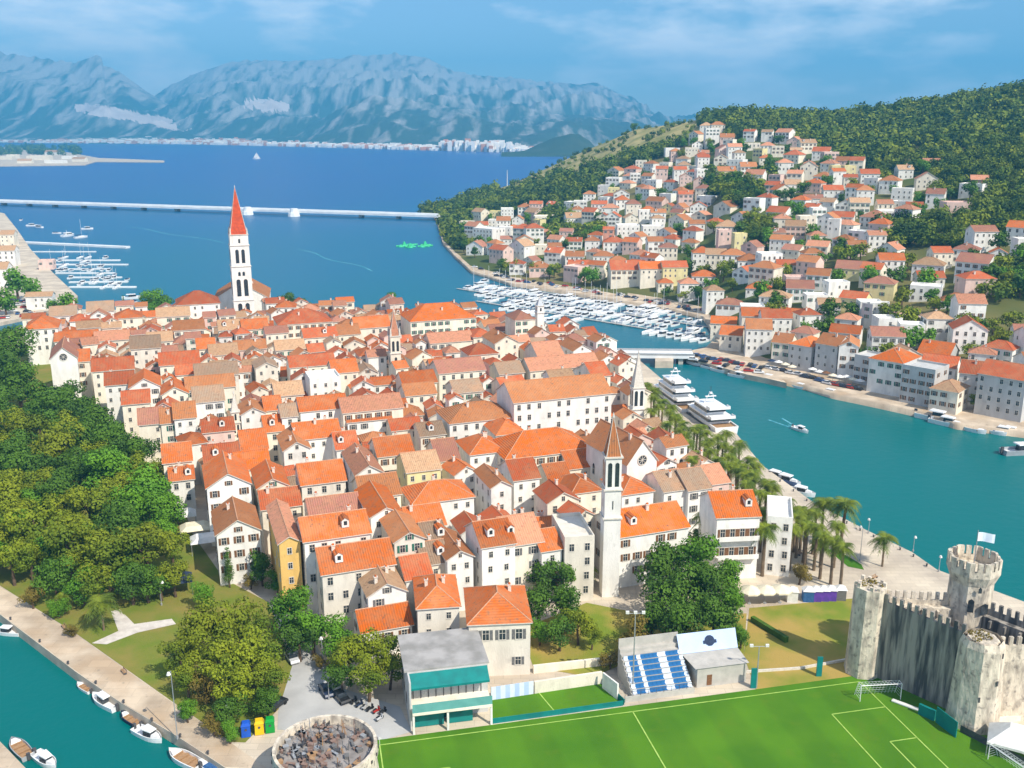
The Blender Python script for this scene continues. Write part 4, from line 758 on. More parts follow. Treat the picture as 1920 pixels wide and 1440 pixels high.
PARK = [(20, 640, 46, 'dark'), (-20, 690, 50, 'dark'), (32, 712, 46, 'dark'), (75, 748, 46, 'dark'), (128, 765, 46, 'dark'), (182, 795, 46, 'dark'), (222, 832, 46, 'dark'), (262, 845, 40, 'dark'), (150, 820, 42, 'dark'), (38, 800, 48, 'pine'), (112, 835, 52, 'pine'), (128, 798, 36, 'pine'),
        (215, 880, 52, 'green'), (282, 915, 56, 'green'), (310, 955, 40, 'green'), (250, 945, 44, 'green'), (55, 875, 50, 'dark'), (15, 925, 52, 'pine'), (105, 925, 48, 'dark'), (165, 945, 52, 'pine'), (225, 985, 50, 'dark'), (60, 985, 56, 'pine'), (130, 1010, 56, 'pine'), (200, 1030, 58, 'pine'), (275, 1020, 54, 'pine'),
        (325, 1075, 34, 'pine'), (20, 1045, 40, 'pine'), (100, 1075, 42, 'dark'), (180, 1085, 40, 'pine'), (245, 1085, 40, 'dark'), (300, 1090, 30, 'dark'), (-30, 880, 50, 'dark'), (-30, 1000, 50, 'pine'), (60, 1120, 26, 'bush'), (110, 1135, 20, 'green'), (135, 1180, 16, 'bush'), (15, 860, 44, 'dark'), (170, 880, 44, 'dark'),
        (385, 1175, 54, 'pine'), (445, 1170, 54, 'pine'), (338, 1222, 40, 'pine'), (405, 1225, 54, 'pine'), (470, 1225, 54, 'pine'), (500, 1262, 44, 'pine'), (440, 1278, 48, 'pine'), (350, 1265, 34, 'pine'), (385, 1290, 36, 'bush'), (500, 1310, 34, 'dark'), (430, 1325, 34, 'dark'), (400, 1360, 26, 'bush'), (430, 1372, 20, 'green'), (350, 1330, 22, 'green'),
        (545, 1140, 46, 'green'), (585, 1175, 46, 'green'), (560, 1195, 38, 'dark'), (625, 1195, 40, 'green'), (655, 1225, 46, 'pine'), (705, 1215, 46, 'pine'), (690, 1262, 42, 'pine'), (730, 1250, 34, 'pine'), (640, 1265, 34, 'dark'), (600, 1240, 18, 'bush'),
        (1005, 1065, 44, 'dark'), (1045, 1075, 46, 'dark'), (1010, 1120, 44, 'dark'), (1060, 1130, 40, 'dark'), (1085, 1165, 34, 'pine'), (1050, 1180, 34, 'dark'), (1012, 1180, 26, 'green'), (1110, 1190, 22, 'pine'),
        (1240, 1060, 52, 'dark'), (1300, 1045, 52, 'green'), (1260, 1110, 56, 'dark'), (1325, 1095, 56, 'dark'), (1365, 1075, 40, 'green'), (1285, 1160, 52, 'dark'), (1340, 1155, 50, 'dark'), (1375, 1130, 36, 'green'), (1225, 1160, 40, 'dark'), (1195, 1200, 44, 'bush'), (1145, 1235, 24, 'bush'), (1390, 1190, 22, 'green'),
        (490, 1062, 30, 'dark'), (520, 1085, 24, 'green'), (470, 1090, 18, 'bush'), (382, 1112, 26, 'green'), (865, 892, 28, 'green'), (964, 958, 22, 'dark'), (540, 696, 18, 'green'), (808, 688, 12, 'dark'), (290, 560, 28, 'green'), (308, 568, 18, 'dark'), (540, 568, 24, 'dark'), (565, 575, 20, 'dark'), (625, 578, 16, 'dark'), (735, 560, 14, 'green'), (1165, 745, 14, 'green'), (1310, 1010, 24, 'dark'), (1500, 1075, 26, 'bush')]
PARKP = [(-40, 650), (40, 665), (120, 735), (200, 770), (250, 830), (300, 900), (340, 1000), (335, 1085), (250, 1120), (150, 1130), (60, 1100), (-40, 1060)]
for k in range(400):
    x, y = random.uniform(-40, 340), random.uniform(650, 1110)
    if len(PARK) > 148: break
    if inpoly(x, y, PARKP) and all((x - t_[0]) ** 2 + ((y - t_[1]) * 1.2) ** 2 > 26 ** 2 for t_ in PARK): PARK.append((x, y, 36, random.choice(('pine', 'dark', 'pine', 'green')) if y > 800 else 'dark'))
for t_ in PARK: px_tree(*t_)
px_tree(428, 1062, 20, 'cypress'); px_tree(1234, 1010, 16, 'cypress'); px_tree(1018, 1100, 18, 'cypress'); px_tree(232, 570, 8, 'cypress')
for x, y, r in ((30, 525, 30), (60, 540, 22), (125, 565, 20), (8, 560, 24), (100, 570, 14)): px_tree(x, y, r, 'green', False, None, 1.8)
struct(slab('quay', [(1276, 667), (1335, 684), (1400, 702), (1436, 709), (1475, 718), (1440, 690), (1400, 668), (1360, 646), (1335, 640), (1322, 652), (1300, 656)], 2.25, 'quay_path'))
# single trees among the hillside houses and on the near edge of the wood
n_ = 0; tries = 0
while n_ < 190 and tries < 7000:
    tries += 1; px, py = random.uniform(850, 1960), random.uniform(270, 700)
    inside = inpoly(px, py, TOWN2); g_ = any(((px - q[0]) / a_) ** 2 + ((py - q[1]) / b_) ** 2 < 1.1 for q, a_, b_ in GREEN2)
    if not (inside and (g_ or random.random() < .30)): continue
    g = hit(px, py)
    if g is None or not clear_of(g.x, g.y, 2.2, 2.2, 0, .2): continue
    if any((g.x - x_) ** 2 + (g.y - y_) ** 2 < (r_ * 1.3) ** 2 for x_, y_, r_ in ALLTREES): continue
    plant_tree(g, random.uniform(3.4, 6), random.choice(('green', 'dark', 'dark', 'pine')), False, None, 'hillside tree'); n_ += 1
for (x, y) in ((940, 505), (968, 510), (1000, 515), (1030, 520), (920, 470), (930, 485), (1060, 470), (870, 470), (890, 480), (1320, 530), (1280, 565), (1310, 570), (1250, 560), (1840, 768), (1825, 765), (1855, 772), (1460, 560), (1095, 530)):
    g = hit(x, y + 4)
    if g: plant_tree(g, random.uniform(3.5, 6.5) if y < 700 else 3.0, random.choice(('green', 'pine', 'dark')), False, None, 'shore tree')
# the wood that covers the hill
CAN = []; TON = []
base_l = [leaf_mesh([(0, 0, .2, .9), (.45, .2, -.1, .6), (-.4, .3, 0, .6), (.1, -.45, .05, .6)], 52, .17, k, .85)[0].reshape(-1, 4, 3) for k in range(6)]
base_n = [leaf_mesh([(0, 0, .2, .8), (.5, .2, -.1, .55), (-.45, .3, 0, .55), (.1, -.5, .05, .55), (.2, .5, .1, .5), (-.3, -.3, .3, .5)], 170, .09, k + 9, .85)[0].reshape(-1, 4, 3) for k in range(6)]
Hh = [h for h in HOUSES[OLD:]]; hx = np.array([h[0] for h in Hh]); hy = np.array([h[1] for h in Hh])
T2 = TOWN2
xx, yy = 0, 0; cntF = 0
step = 8.2
for gy in np.arange(430, 1560, step):
    for gx in np.arange(-110, 900, step):
        x = gx + random.uniform(-3.6, 3.6); y = gy + random.uniform(-3.6, 3.6); q = x / y
        if q < q_sh[0] or q > .60: continue
        ys = np.interp(q, q_sh, y_sh); yr = max(np.interp(q, q_sk, y_sk), ys + 60)
        if y < ys + 30 or y > yr + 40: continue
        z = ciovo(x, y); p = proj((x, y, z))
        if p[0] > 2050: continue
        if inpoly(p[0], p[1], T2) and not any(((p[0] - g_[0]) / a_) ** 2 + ((p[1] - g_[1]) / b_) ** 2 < 1 for g_, a_, b_ in GREEN2): continue
        if p[1] > 470 and p[0] < 1800: continue
        bare = 1.0 if 930 < p[0] < 1310 and p[1] < 366 - (p[0] - 930) * .28 + 14 * mn.noise((p[0] * .03, p[1] * .05, 2)) else 0.0
        if random.random() < bare * .84: continue
        if mn.noise((x * .02, y * .02, 5)) < -.42: continue
        if len(hx) and np.min((hx - x) ** 2 + (hy - y) ** 2) < 64: continue
        r = random.uniform(3.2, 7.4) * (1 if bare < .2 else .55); k = random.randrange(6); an = random.uniform(0, 6.28); c_, s_ = math.cos(an), math.sin(an); B_ = base_n[k] if y < 760 else base_l[k]
        R_ = np.stack([B_[..., 0] * c_ - B_[..., 1] * s_, B_[..., 0] * s_ + B_[..., 1] * c_, B_[..., 2] * random.uniform(.85, 1.3)], -1) * r + np.array([x, y, z + r * .72]); CAN.append(R_.reshape(-1, 3)); cntF += 1; TON.append(np.full(len(R_), random.choice((0, 0, 1, 2, 1)), int))
V = np.concatenate(CAN); fo = put('forest', npmesh('forest', V, np.arange(len(V)).reshape(-1, 4), ['leaf_forest', 'leaf_forest_light', 'leaf_forest_dark'], np.concatenate(TON))); tag(fo, 'dense green pine wood covering the hill above the houses', 'forest', None, 'stuff')
print('houses', OLD, len(HOUSES), 'fill', cnt, 'placed', len(placed), 'wood', cntF)
# ------------------------------------------------------------------ palms
def palm_mesh(seed):
    r = random.Random(seed); b = MB()
    for k in range(34):
        a = k * 2.399 + r.uniform(-.2, .2); up = r.uniform(-.55, 1.15); ln = r.uniform(.85, 1.1); prev = None; d = Vector((math.cos(a), math.sin(a), 0)); sd_ = Vector((-math.sin(a), math.cos(a), 0)); n_ = 7
        for i in range(n_ + 1):
            t = i / n_; p = d * (ln * t * (1 - .15 * t * max(0, up))) + Vector((0, 0, ln * (up * t - (.55 + .5 * max(0, up)) * t * t)))
            if prev is not None:
                for sg in (-1, 1):
                    for jj in (0.0, .5):
                        a0 = prev.lerp(p, jj); wl = .30 * math.sin(math.pi * min(1, (t + .08))) ** .6 + .03; tip = a0 + sd_ * sg * wl + (p - prev) * 1.0 + Vector((0, 0, -.08)); b.poly([a0, prev.lerp(p, jj + .42), tip], 0)
            prev = p
    return b.mesh('crown', ['leaf_palm'])
def palm_trunk(seed):
    r = random.Random(seed); b = MB(); lean = (r.uniform(-.03, .03), r.uniform(-.03, .03)); n_ = 6
    for i in range(n_): t0, t1 = i / n_, (i + 1) / n_; b.bar((lean[0] * t0 * t0, lean[1] * t0 * t0, t0), (lean[0] * t1 * t1, lean[1] * t1 * t1, t1 + .01), .036 - .010 * t0, 0, 7, .034 - .010 * t1)
    return b.mesh('trunk', ['palm_bark'])
PC = [palm_mesh(k) for k in range(4)]; PT = [palm_trunk(k) for k in range(3)]
def palm(cx, cy, base=None, r=2.9, z0=2.0):
    hh = 10.5
    if base is not None: g = gp(base[0], base[1], z0); hh = max(4, min(16, zat(cx, cy, g.y) - z0))
    else: g = gp(cx, cy, z0 + hh); g.z = z0
    t = thing('palm_tree', None, 'palm tree', g, random.uniform(0, 6.28)); put('trunk', random.choice(PT), t, (0, 0, 0), 0, (hh * 1.05, hh * 1.05, hh)); put('crown', random.choice(PC), t, (0, 0, hh), 0, (r, r, r))
    later(t, 'tall slender palm' if hh > 8 else 'short stout palm', 'palm', (cx, cy)); return t
for k in range(18):
    f = k / 17; x = 1215 + 230 * f + random.uniform(-8, 8); y = 728 + 190 * f + random.uniform(-8, 14); palm(x, y)
for x, y in ((1215, 722), (1227, 745), (1242, 753), (1257, 773), (1267, 780), (1233, 807), (1245, 828), (1287, 815), (1277, 806), (1291, 830), (1307, 803), (1325, 832), (1333, 846), (1348, 820), (1362, 812), (1373, 843), (1388, 832), (1407, 862), (1417, 872), (1222, 770), (1252, 795), (1310, 850), (1345, 862), (1300, 862), (1262, 845),
             (1400, 908), (1415, 888), (1425, 925), (1442, 908), (1447, 932), (1455, 940), (1474, 940), (1494, 958), (1506, 958), (1385, 880), (1365, 872), (1430, 958), (1463, 962), (1486, 990), (1515, 985), (1530, 962), (1570, 985)): palm(x, y)
for c_, b_, r in (((1547, 942), (1539, 1013), 4.2), ((1588, 945), (1575, 1034), 4.4), ((1667, 1010), (1654, 1062), 3.6), ((1438, 990), (1429, 1080), 3.8), ((1536, 1022), (1536, 1064), 3.2), ((1180, 1022), (1180, 1085), 3.2), ((1112, 788), (1112, 835), 3.4), ((193, 1130), (195, 1182), 4.0), ((1325, 972), (1318, 1040), 3.6), ((560, 566), (560, 590), 3), ((600, 574), (600, 592), 2.6), ((120, 1120), (122, 1150), 2.2), ((1105, 1070), (1105, 1100), 2.4)):
    palm(c_[0], c_[1], b_, r)
LAND += [('the stone fortress', 1650, 1150), ('the big motor ships', 1320, 780), ('the channel quay wall', 1560, 960)]

# ------------------------------------------------------------------ boats
def hull_mb(L_, W_, hgt, draft=.5, mside=0, mdeck=1, transom=.85, sheer=.35, mb=None, deckz=None):
    """hull along +x, bow at +L/2, waterline z=0"""
    b = mb or MB(); n_ = 9; rows = []
    for i in range(n_ + 1):
        t = i / n_; wv = W_ / 2 * (transom + (1 - transom) * math.sin(min(1, t * 2.2) * math.pi / 2)) * (1 - max(0, (t - .5) / .5) ** 2.3); z = hgt * (1 + sheer * max(0, t - .35) ** 1.5); x = -L_ / 2 + L_ * t
        rows.append([(x, -wv, z), (x - L_ * .02 * t, -wv * .86, 0), (x - L_ * .05 * t, 0, -draft), (x - L_ * .02 * t, wv * .86, 0), (x, wv, z)])
    for i in range(n_):
        for j in range(4): b.poly([rows[i][j], rows[i + 1][j], rows[i + 1][j + 1], rows[i][j + 1]], mside)
        dz = (hgt * .12) if deckz is None else deckz
        b.poly([(rows[i][0][0], rows[i][0][1] * .9, rows[i][0][2] - dz), (rows[i + 1][0][0], rows[i + 1][0][1] * .9, rows[i + 1][0][2] - dz), (rows[i + 1][4][0], rows[i + 1][4][1] * .9, rows[i + 1][4][2] - dz), (rows[i][4][0], rows[i][4][1] * .9, rows[i][4][2] - dz)], mdeck)
        for j, sg in ((0, 1), (4, 1)):
            a, c = rows[i][j], rows[i + 1][j]; b.poly([a, c, (c[0], c[1] * .9, c[2] + .02), (a[0], a[1] * .9, a[2] + .02)], mside); b.poly([(a[0], a[1] * .9, a[2] + .02), (c[0], c[1] * .9, c[2] + .02), (c[0], c[1] * .9, c[2] - dz), (a[0], a[1] * .9, a[2] - dz)], mside)
    b.poly(list(reversed(rows[0])), mside); return b
def small_boat(px, py, L_, ang, style, look, z=0.0, group=None):
    g = gp(px, py, z); t = thing('motor_boat', None, 'boat', g, math.radians(ang), group)
    W_ = L_ * .36; hullm = {'d': 'canvas_navy', 'g': 'boat_grey'}.get(style[-1], 'white_gloss')
    hull_mb(L_, W_, L_ * .13, .3, deckz=L_ * .07).obj('hull', [hullm, 'teak' if style[0] == 'o' else 'white_gloss'], t)
    if style[0] == 'c':
        b = MB(); b.prism([(-L_ * .08, -W_ * .32), (L_ * .18, -W_ * .26), (L_ * .18, W_ * .26), (-L_ * .08, W_ * .32)], L_ * .07, L_ * .24, 1, .9, False); b.prism([(-L_ * .16, -W_ * .36), (L_ * .2, -W_ * .28), (L_ * .2, W_ * .28), (-L_ * .16, W_ * .36)], L_ * .24, L_ * .265, 0, .95)
        b.prism([(L_ * .18, -W_ * .26), (L_ * .38, -W_ * .08), (L_ * .38, W_ * .08), (L_ * .18, W_ * .26)], L_ * .09, L_ * .18, 0, .85); b.obj('cabin', ['white_gloss', 'glass_dark'], t)
    elif style[0] == 'o':
        b = MB()
        for f_ in (-.22, .02, .2): b.box(L_ * f_, L_ * (f_ + .06), -W_ * .4, W_ * .4, L_ * .08, L_ * .11, 0)
        b.obj('bench', ['teak'], t); b = MB(); b.prism([(L_ * .22, -W_ * .34), (L_ * .4, -W_ * .14), (L_ * .4, W_ * .14), (L_ * .22, W_ * .34)], L_ * .10, L_ * .15, 0, .9); b.obj('foredeck', ['white_gloss'], t)
    else:
        b = MB(); b.prism([(-L_ * .42, -W_ * .40), (L_ * .12, -W_ * .42), (L_ * .12, W_ * .42), (-L_ * .42, W_ * .40)], L_ * .12, L_ * .19, 0, .7); b.obj('cover', [style == 'b' and 'canvas_blue' or 'canvas_navy'], t)
        b = MB(); b.prism([(L_ * .1, -W_ * .36), (L_ * .4, -W_ * .12), (L_ * .4, W_ * .12), (L_ * .1, W_ * .36)], L_ * .10, L_ * .16, 0, .9); b.obj('foredeck', ['white_gloss'], t)
    b = MB(); b.box(-L_ * .56, -L_ * .49, -.25, .25, L_ * .04, L_ * .2, 0); b.box(-L_ * .55, -L_ * .51, -.08, .08, -.4, L_ * .05, 0); b.obj('outboard', ['metal_dark'], t)
    later(t, look, 'boat', (px, py)); return t
qd = gp(423, 1440, 0) - gp(0, 1152, 0); QA = math.degrees(math.atan2(qd.y, qd.x))
small_boat(14, 1188, 6.2, QA + 180 + 30, 'c', 'white cabin boat')
small_boat(158, 1292, 4.6, QA + 182, 'o', 'small white open boat')
small_boat(197, 1320, 7.4, QA + 184, 'c', 'white cabin cruiser')
small_boat(246, 1352, 6.0, QA + 182, 'od', 'dark-hulled open boat with wooden benches')
small_boat(279, 1382, 6.8, QA + 8, 'c', 'white cabin boat')
small_boat(346, 1428, 7.6, QA + 186, 'o', 'white open boat with wooden benches')
small_boat(392, 1442, 5.6, QA + 180, 'b', 'white boat with blue canvas cover')
small_boat(38, 1408, 7.0, QA + 176, 'og', 'grey open boat with wooden benches'); small_boat(86, 1430, 6.4, QA + 3, 'c', 'white cabin boat')
for x, y, Lb, s_, lk in ((1452, 896, 9, 'c', 'white cabin motor boat'), (1472, 905, 10, 'c', 'white cabin motor boat'), (1486, 916, 9, 'n', 'white motor boat with navy cover'), (1500, 926, 9, 'c', 'white cabin motor boat')): small_boat(x, y, Lb, -45 + random.uniform(-6, 6), s_, lk)
small_boat(1501, 808, 7.0, -60, 'c', 'small white speedboat trailing a wake'); small_boat(1914, 850, 13, 10, 'cg', 'grey-hulled cabin boat')
for x, y, Lb, s_ in ((1755, 788, 14, 'c'), (1775, 797, 12, 'c'), (1808, 804, 10, 'n'), (1822, 808, 10, 'o'), (1838, 806, 9, 'n'), (1862, 812, 9, 'b'), (1880, 813, 10, 'c'), (1893, 812, 9, 'c'), (1540, 736, 10, 'n'), (1556, 740, 9, 'c'), (1500, 728, 8, 'c'), (1440, 712, 9, 'c'), (1412, 712, 9, 'b'), (1385, 707, 9, 'c'), (1350, 697, 9, 'c'), (1330, 691, 8, 'n'), (1305, 684, 9, 'c')):
    small_boat(x, y, Lb, -48 + random.uniform(-8, 8), s_, {'c': 'white boat at the far quay', 'n': 'navy-covered boat at far quay', 'o': 'open boat at far quay', 'b': 'blue-covered boat at far quay'}[s_])
b = MB(); g0 = gp(1499, 806, .03); g1 = gp(1448, 783, .03); d = (g1 - g0).normalized(); n2 = Vector((-d.y, d.x, 0))
for k in range(10):
    p, q = g0.lerp(g1, k / 10), g0.lerp(g1, (k + 1) / 10); w0, w1 = 1.0 + .25 * k, 1.0 + .25 * (k + 1)
    if k < 9: b.poly([p - n2 * w0, q - n2 * w1, q - n2 * (w1 - .9), p - n2 * (w0 - .7)]); b.poly([p + n2 * (w0 - .7), q + n2 * (w1 - .9), q + n2 * w1, p + n2 * w0])
    if k < 4: b.poly([p - n2 * .3, q - n2 * .3, q + n2 * .3, p + n2 * .3])
tag(b.obj('wake_foam', ['wake_foam']), 'pale foam wake behind the small speedboat', 'wake', None, 'stuff')
for (A_, B_, wd) in (((240, 425), (420, 455), .7), ((560, 468), (700, 508), .6)):
    b = MB(); p, q = gp(*A_, .03), gp(*B_, .03); d = (q - p).normalized(); n2 = Vector((-d.y, d.x, 0))
    for k in range(14):
        u, v = p.lerp(q, k / 14), p.lerp(q, (k + 1) / 14); o1 = n2 * (3 * math.sin(k * .7)); o2 = n2 * (3 * math.sin((k + 1) * .7)); b.poly([u + o1 - n2 * wd, v + o2 - n2 * wd, v + o2 + n2 * wd, u + o1 + n2 * wd])
    tag(b.obj('wake_foam', ['wake_foam']), 'old boat wake drawn across the blue bay', 'wake', 'old boat wakes on the bay', 'stuff')
def ship(pb, ps, W_, name, label, decks, hh):
    a, s = gp(*pb, 0), gp(*ps, 0); Ln = (a - s).length; c = (a + s) / 2; d = a - s; t = thing(name, label, 'ship', c, math.atan2(d.y, d.x))
    hull_mb(Ln, W_, hh, 1, deckz=.5, transom=.94).obj('hull', ['white_gloss', 'teak'], t)
    b = MB(); b.box(-Ln * .36, Ln * .30, -W_ * .505, -W_ * .44, hh * .42, hh * .72, 0); b.box(-Ln * .36, Ln * .30, W_ * .44, W_ * .505, hh * .42, hh * .72, 0); b.obj('porthole_band', ['glass_dark'], t)
    z = hh - .5
    for k, (x0, x1, wf) in enumerate(decks):
        b = MB(); w2 = W_ * wf / 2; b.prism([(Ln * x0, -w2), (Ln * x1 * .8, -w2), (Ln * x1, -w2 * .5), (Ln * x1, w2 * .5), (Ln * x1 * .8, w2), (Ln * x0, w2)], z, z + 2.3, 0, .97)
        b.prism([(Ln * x0 - .03, -w2 - .03), (Ln * x1 * .8, -w2 - .03), (Ln * x1 + .03, -w2 * .5), (Ln * x1 + .03, w2 * .5), (Ln * x1 * .8, w2 + .03), (Ln * x0 - .03, w2 + .03)], z + .75, z + 1.7, 1, .985, False)
        b.box(Ln * x0 - Ln * .10, Ln * x1 * .85, -w2 - .35, w2 + .35, z + 2.3, z + 2.5, 0); b.obj('deckhouse', ['white_gloss', 'glass_dark'], t)
        r_ = MB(); xr = Ln * x0 - Ln * .10
        for yy_ in (-w2 - .3, w2 + .25): r_.box(xr, Ln * x0, yy_, yy_ + .06, z + 2.5, z + 3.3, 0)
        r_.box(xr, xr + .06, -w2 - .3, w2 + .3, z + 2.5, z + 3.3, 0); r_.obj('railing', ['white_gloss'], t); z += 2.5
    b = MB(); xm = Ln * (decks[-1][0] * .4 + decks[-1][1] * .6)
    for sg in (-1, 1): b.bar((xm - 1, sg * W_ * .2, z), (xm - 2, sg * W_ * .08, z + 3.4), .22, 0, 6, .12)
    b.box(xm - 2.2, xm - 1.6, -W_ * .22, W_ * .22, z + 2.4, z + 2.7, 0); b.bar((xm - 1.8, 0, z + 2.6), (xm - 1.8, 0, z + 6), .1, 1, 5); b.ngon(xm - 1.8, 0, .6, z + 3.4, z + 4, 8, 0); b.obj('mast', ['white_gloss', 'metal_dark'], t)
    q = proj(c); return t
ship((1232, 735), (1296, 782), 8.5, 'cruise_yacht', 'white multi-deck motor ship with tall twin masts, moored farther up the promenade', ((-.30, .36, .9), (-.22, .26, .8), (-.14, .16, .66)), 3.2)
ship((1296, 775), (1362, 820), 9.0, 'cruise_yacht', 'white motor ship with broad sun canopy and tiered stern, moored nearest the palms', ((-.30, .34, .92), (-.2, .2, .78)), 3.6)
# boats in the marina: copies of four small boats
def mboat(kind):
    b = MB()
    if kind == 0: hull_mb(9, 3.1, 1.1, mb=b); b.prism([(-1.5, -1.1), (2.2, -.8), (2.2, .8), (-1.5, 1.1)], .95, 2.1, 2, .85); b.prism([(-2.4, -1.3), (2, -.9), (2, .9), (-2.4, 1.3)], 2.1, 2.3, 0)
    elif kind == 1: hull_mb(11, 3.3, 1.1, mb=b); b.prism([(-2, -1), (3, -.5), (3, .5), (-2, 1)], .95, 1.6, 0, .85); b.bar((.6, 0, .9), (.6, 0, 14), .09, 0, 5); b.bar((.6, 0, 2.3), (-4.4, 0, 2.3), .22, 3, 5)
    elif kind == 2: hull_mb(7, 2.5, .9, mb=b); b.prism([(-3, -1), (.4, -1.05), (.4, 1.05), (-3, 1)], .85, 1.35, 3, .75)
    else: hull_mb(12.5, 4, 1.5, mb=b); b.prism([(-3.2, -1.6), (3, -1.1), (3, 1.1), (-3.2, 1.6)], 1.3, 2.9, 0, .9); b.prism([(-3, -1.62), (3.1, -1.12), (3.1, 1.12), (-3, 1.62)], 1.8, 2.5, 2, .95, False); b.prism([(-4.4, -1.5), (1.6, -1), (1.6, 1), (-4.4, 1.5)], 2.9, 3.1, 0); b.bar((-1, 0, 3.1), (-1.6, 0, 4.8), .15, 0, 5)
    return b.mesh('moored_boat', ['white_gloss', 'teak' if kind == 2 else 'white_gloss', 'glass_dark', 'canvas_navy'])
MBM = [mboat(k) for k in range(4)]; MLOOK = ['white cabin cruiser', 'white sailing yacht with bare mast', 'small boat under navy cover', 'big white motor yacht']
MAR = [(868, 541), (905, 528), (960, 540), (1050, 550), (1150, 566), (1245, 584), (1305, 602), (1332, 650), (1262, 636), (1215, 628), (1150, 600), (1030, 606), (960, 588), (905, 562)]
MARW = [(gp(*p, 0).x, gp(*p, 0).y) for p in MAR]
A0, A1 = gp(960, 572, 0), gp(1290, 625, 0); md = (A1 - A0).normalized(); mn_ = Vector((-md.y, md.x, 0)); ma = math.atan2(mn_.y, mn_.x); nb_ = 0
for k in range(-3, 8):
    c0 = A0 + mn_ * (k * 25 - 6); P0 = P1 = None
    s = -140.0
    while s < 260:
        for sg in (-1, 1):
            p = c0 + md * s + mn_ * (sg * 7.2)
            if inpoly(p.x, p.y, MARW) and random.random() < .9:
                kd = random.choice((0, 0, 1, 1, 2, 2, 3)); o = put('moored_boat', MBM[kd], None, (p.x, p.y, 0), ma + (0 if sg > 0 else math.pi) + random.uniform(-.06, .06), (random.uniform(.85, 1.1),) * 3)
                tag(o, None, 'boat', 'boats moored in the crowded marina'); later(o, MLOOK[kd], 'boat'); nb_ += 1
                q = c0 + md * s; P0 = P0 or q; P1 = q
        s += 4.6
    if P0 is not None and (P1 - P0).length > 8:
        b = MB(); n2 = mn_ * .9; b.poly([P0 - n2 - md * 3, P1 - n2 + md * 3, P1 + n2 + md * 3, P0 + n2 - md * 3]); b.v = [(v[0], v[1], .55) for v in b.v]; o = b.obj('floating_pontoon', ['concrete']); tag(o, None, 'pontoon', 'pontoons of the crowded marina'); later(o, 'floating pontoon lined with boats', 'pontoon')
LAND.append(('the crowded marina', 1100, 580))
# jetties and boats on the mainland side
def jetty(a, b_, wd, name, label, z=.8, cat='jetty', grp=None):
    p, q = gp(*a, z), gp(*b_, z); d = (q - p).normalized(); n2 = Vector((-d.y, d.x, 0)) * wd / 2; b = MB(); c = [p - n2, q - n2, q + n2, p + n2]
    b.poly(c); [b.poly([c[i], c[(i + 1) % 4], Vector((c[(i + 1) % 4].x, c[(i + 1) % 4].y, -1)), Vector((c[i].x, c[i].y, -1))]) for i in range(4)]
    o = b.obj(name, ['bridge_white']); tag(o, label, cat, grp); return o
jetty((45, 453), (240, 462), 5.5, 'breakwater', 'long white breakwater reaching into the bay from the mainland', 1.5, 'breakwater')
jn = ['first jetty beyond the mainland promenade, just below the long breakwater', 'second mainland jetty, longer than the one above it', 'third mainland jetty, crowded with moored boats', 'fourth mainland jetty with boats on both sides', 'fifth mainland jetty with a white sail boat at its tip', 'sixth mainland jetty, second from the town roofs', 'longest mainland jetty, closest to the town roofs']
for k, (a, b_) in enumerate((((105, 487), (225, 487)), ((95, 495), (240, 495)), ((108, 504), (205, 503)), ((105, 511), (215, 511)), ((130, 519), (228, 519)), ((130, 528), (240, 527)), ((130, 537), (255, 537)))):
    jetty(a, b_, 2.4, 'floating_jetty', jn[k]); 
    for j in range(random.randint(5, 9)):
        x = random.uniform(a[0], a[0] + 90 if j % 3 else b_[0]); kd = random.choice((0, 1, 2, 2)); g = gp(x, a[1] + random.choice((-3, 3)), 0)
        o = put('moored_boat', MBM[kd], None, g, math.pi / 2 + random.uniform(-.1, .1), (.9,) * 3); tag(o, None, 'boat', 'boats along the mainland jetties'); later(o, MLOOK[kd], 'boat')
jetty((50, 471), (180, 471), 1.6, 'floating_jetty', 'thin green-white floating jetty under the long breakwater')
for x, y, kd in ((60, 424, 0), (72, 427, 0), (107, 438, 2), (128, 443, 3), (152, 446, 1), (164, 430, 0), (247, 560, 0), (250, 567, 2), (40, 413, 2)):
    o = put('moored_boat', MBM[kd], None, gp(x, y, 0), random.uniform(0, 3), (1.25,) * 3); tag(o, None, 'boat', 'boats off the mainland shore'); later(o, MLOOK[kd], 'boat')
LAND += [('the long white breakwater', 150, 458), ('the mainland jetties', 180, 515)]
o = put('sailing_boat', MBM[1], None, gp(481, 298, 0), .4, (2.4, 2.4, 1.6)); b = MB(); b.poly([(.4, 0, 2.5), (-4.4, 0, 2.5), (.5, 0, 13.6)]); b.poly([(.9, .05, 2.0), (5, .05, 1.6), (.8, .05, 12)]); b.obj('sail', ['canvas_white'], o); tag(o, 'white sailing boat under sail on the open blue bay', 'sailing boat')
# inflatable water park
g = gp(778, 462, 0); t = thing('inflatable_playground', 'bright green inflatable water playground floating off the headland beach', 'water playground', g)
for k in range(7):
    b = MB(); a = k * .9; r_ = 7 + 2 * (k % 3); x, y = r_ * math.cos(a) * 1.5, r_ * math.sin(a) * .8; b.ngon(x, y, 3.0, -.2, 1.0, 10, 0, 2.4); b.bar((x - 4, y, .5), (x + 5, y + 2, .5), .8, 0, 8)
    if k % 2: b.ngon(x, y, 2, 1.0, 4, 6, 0, .6)
    b.obj('float', ['float_green'], t)
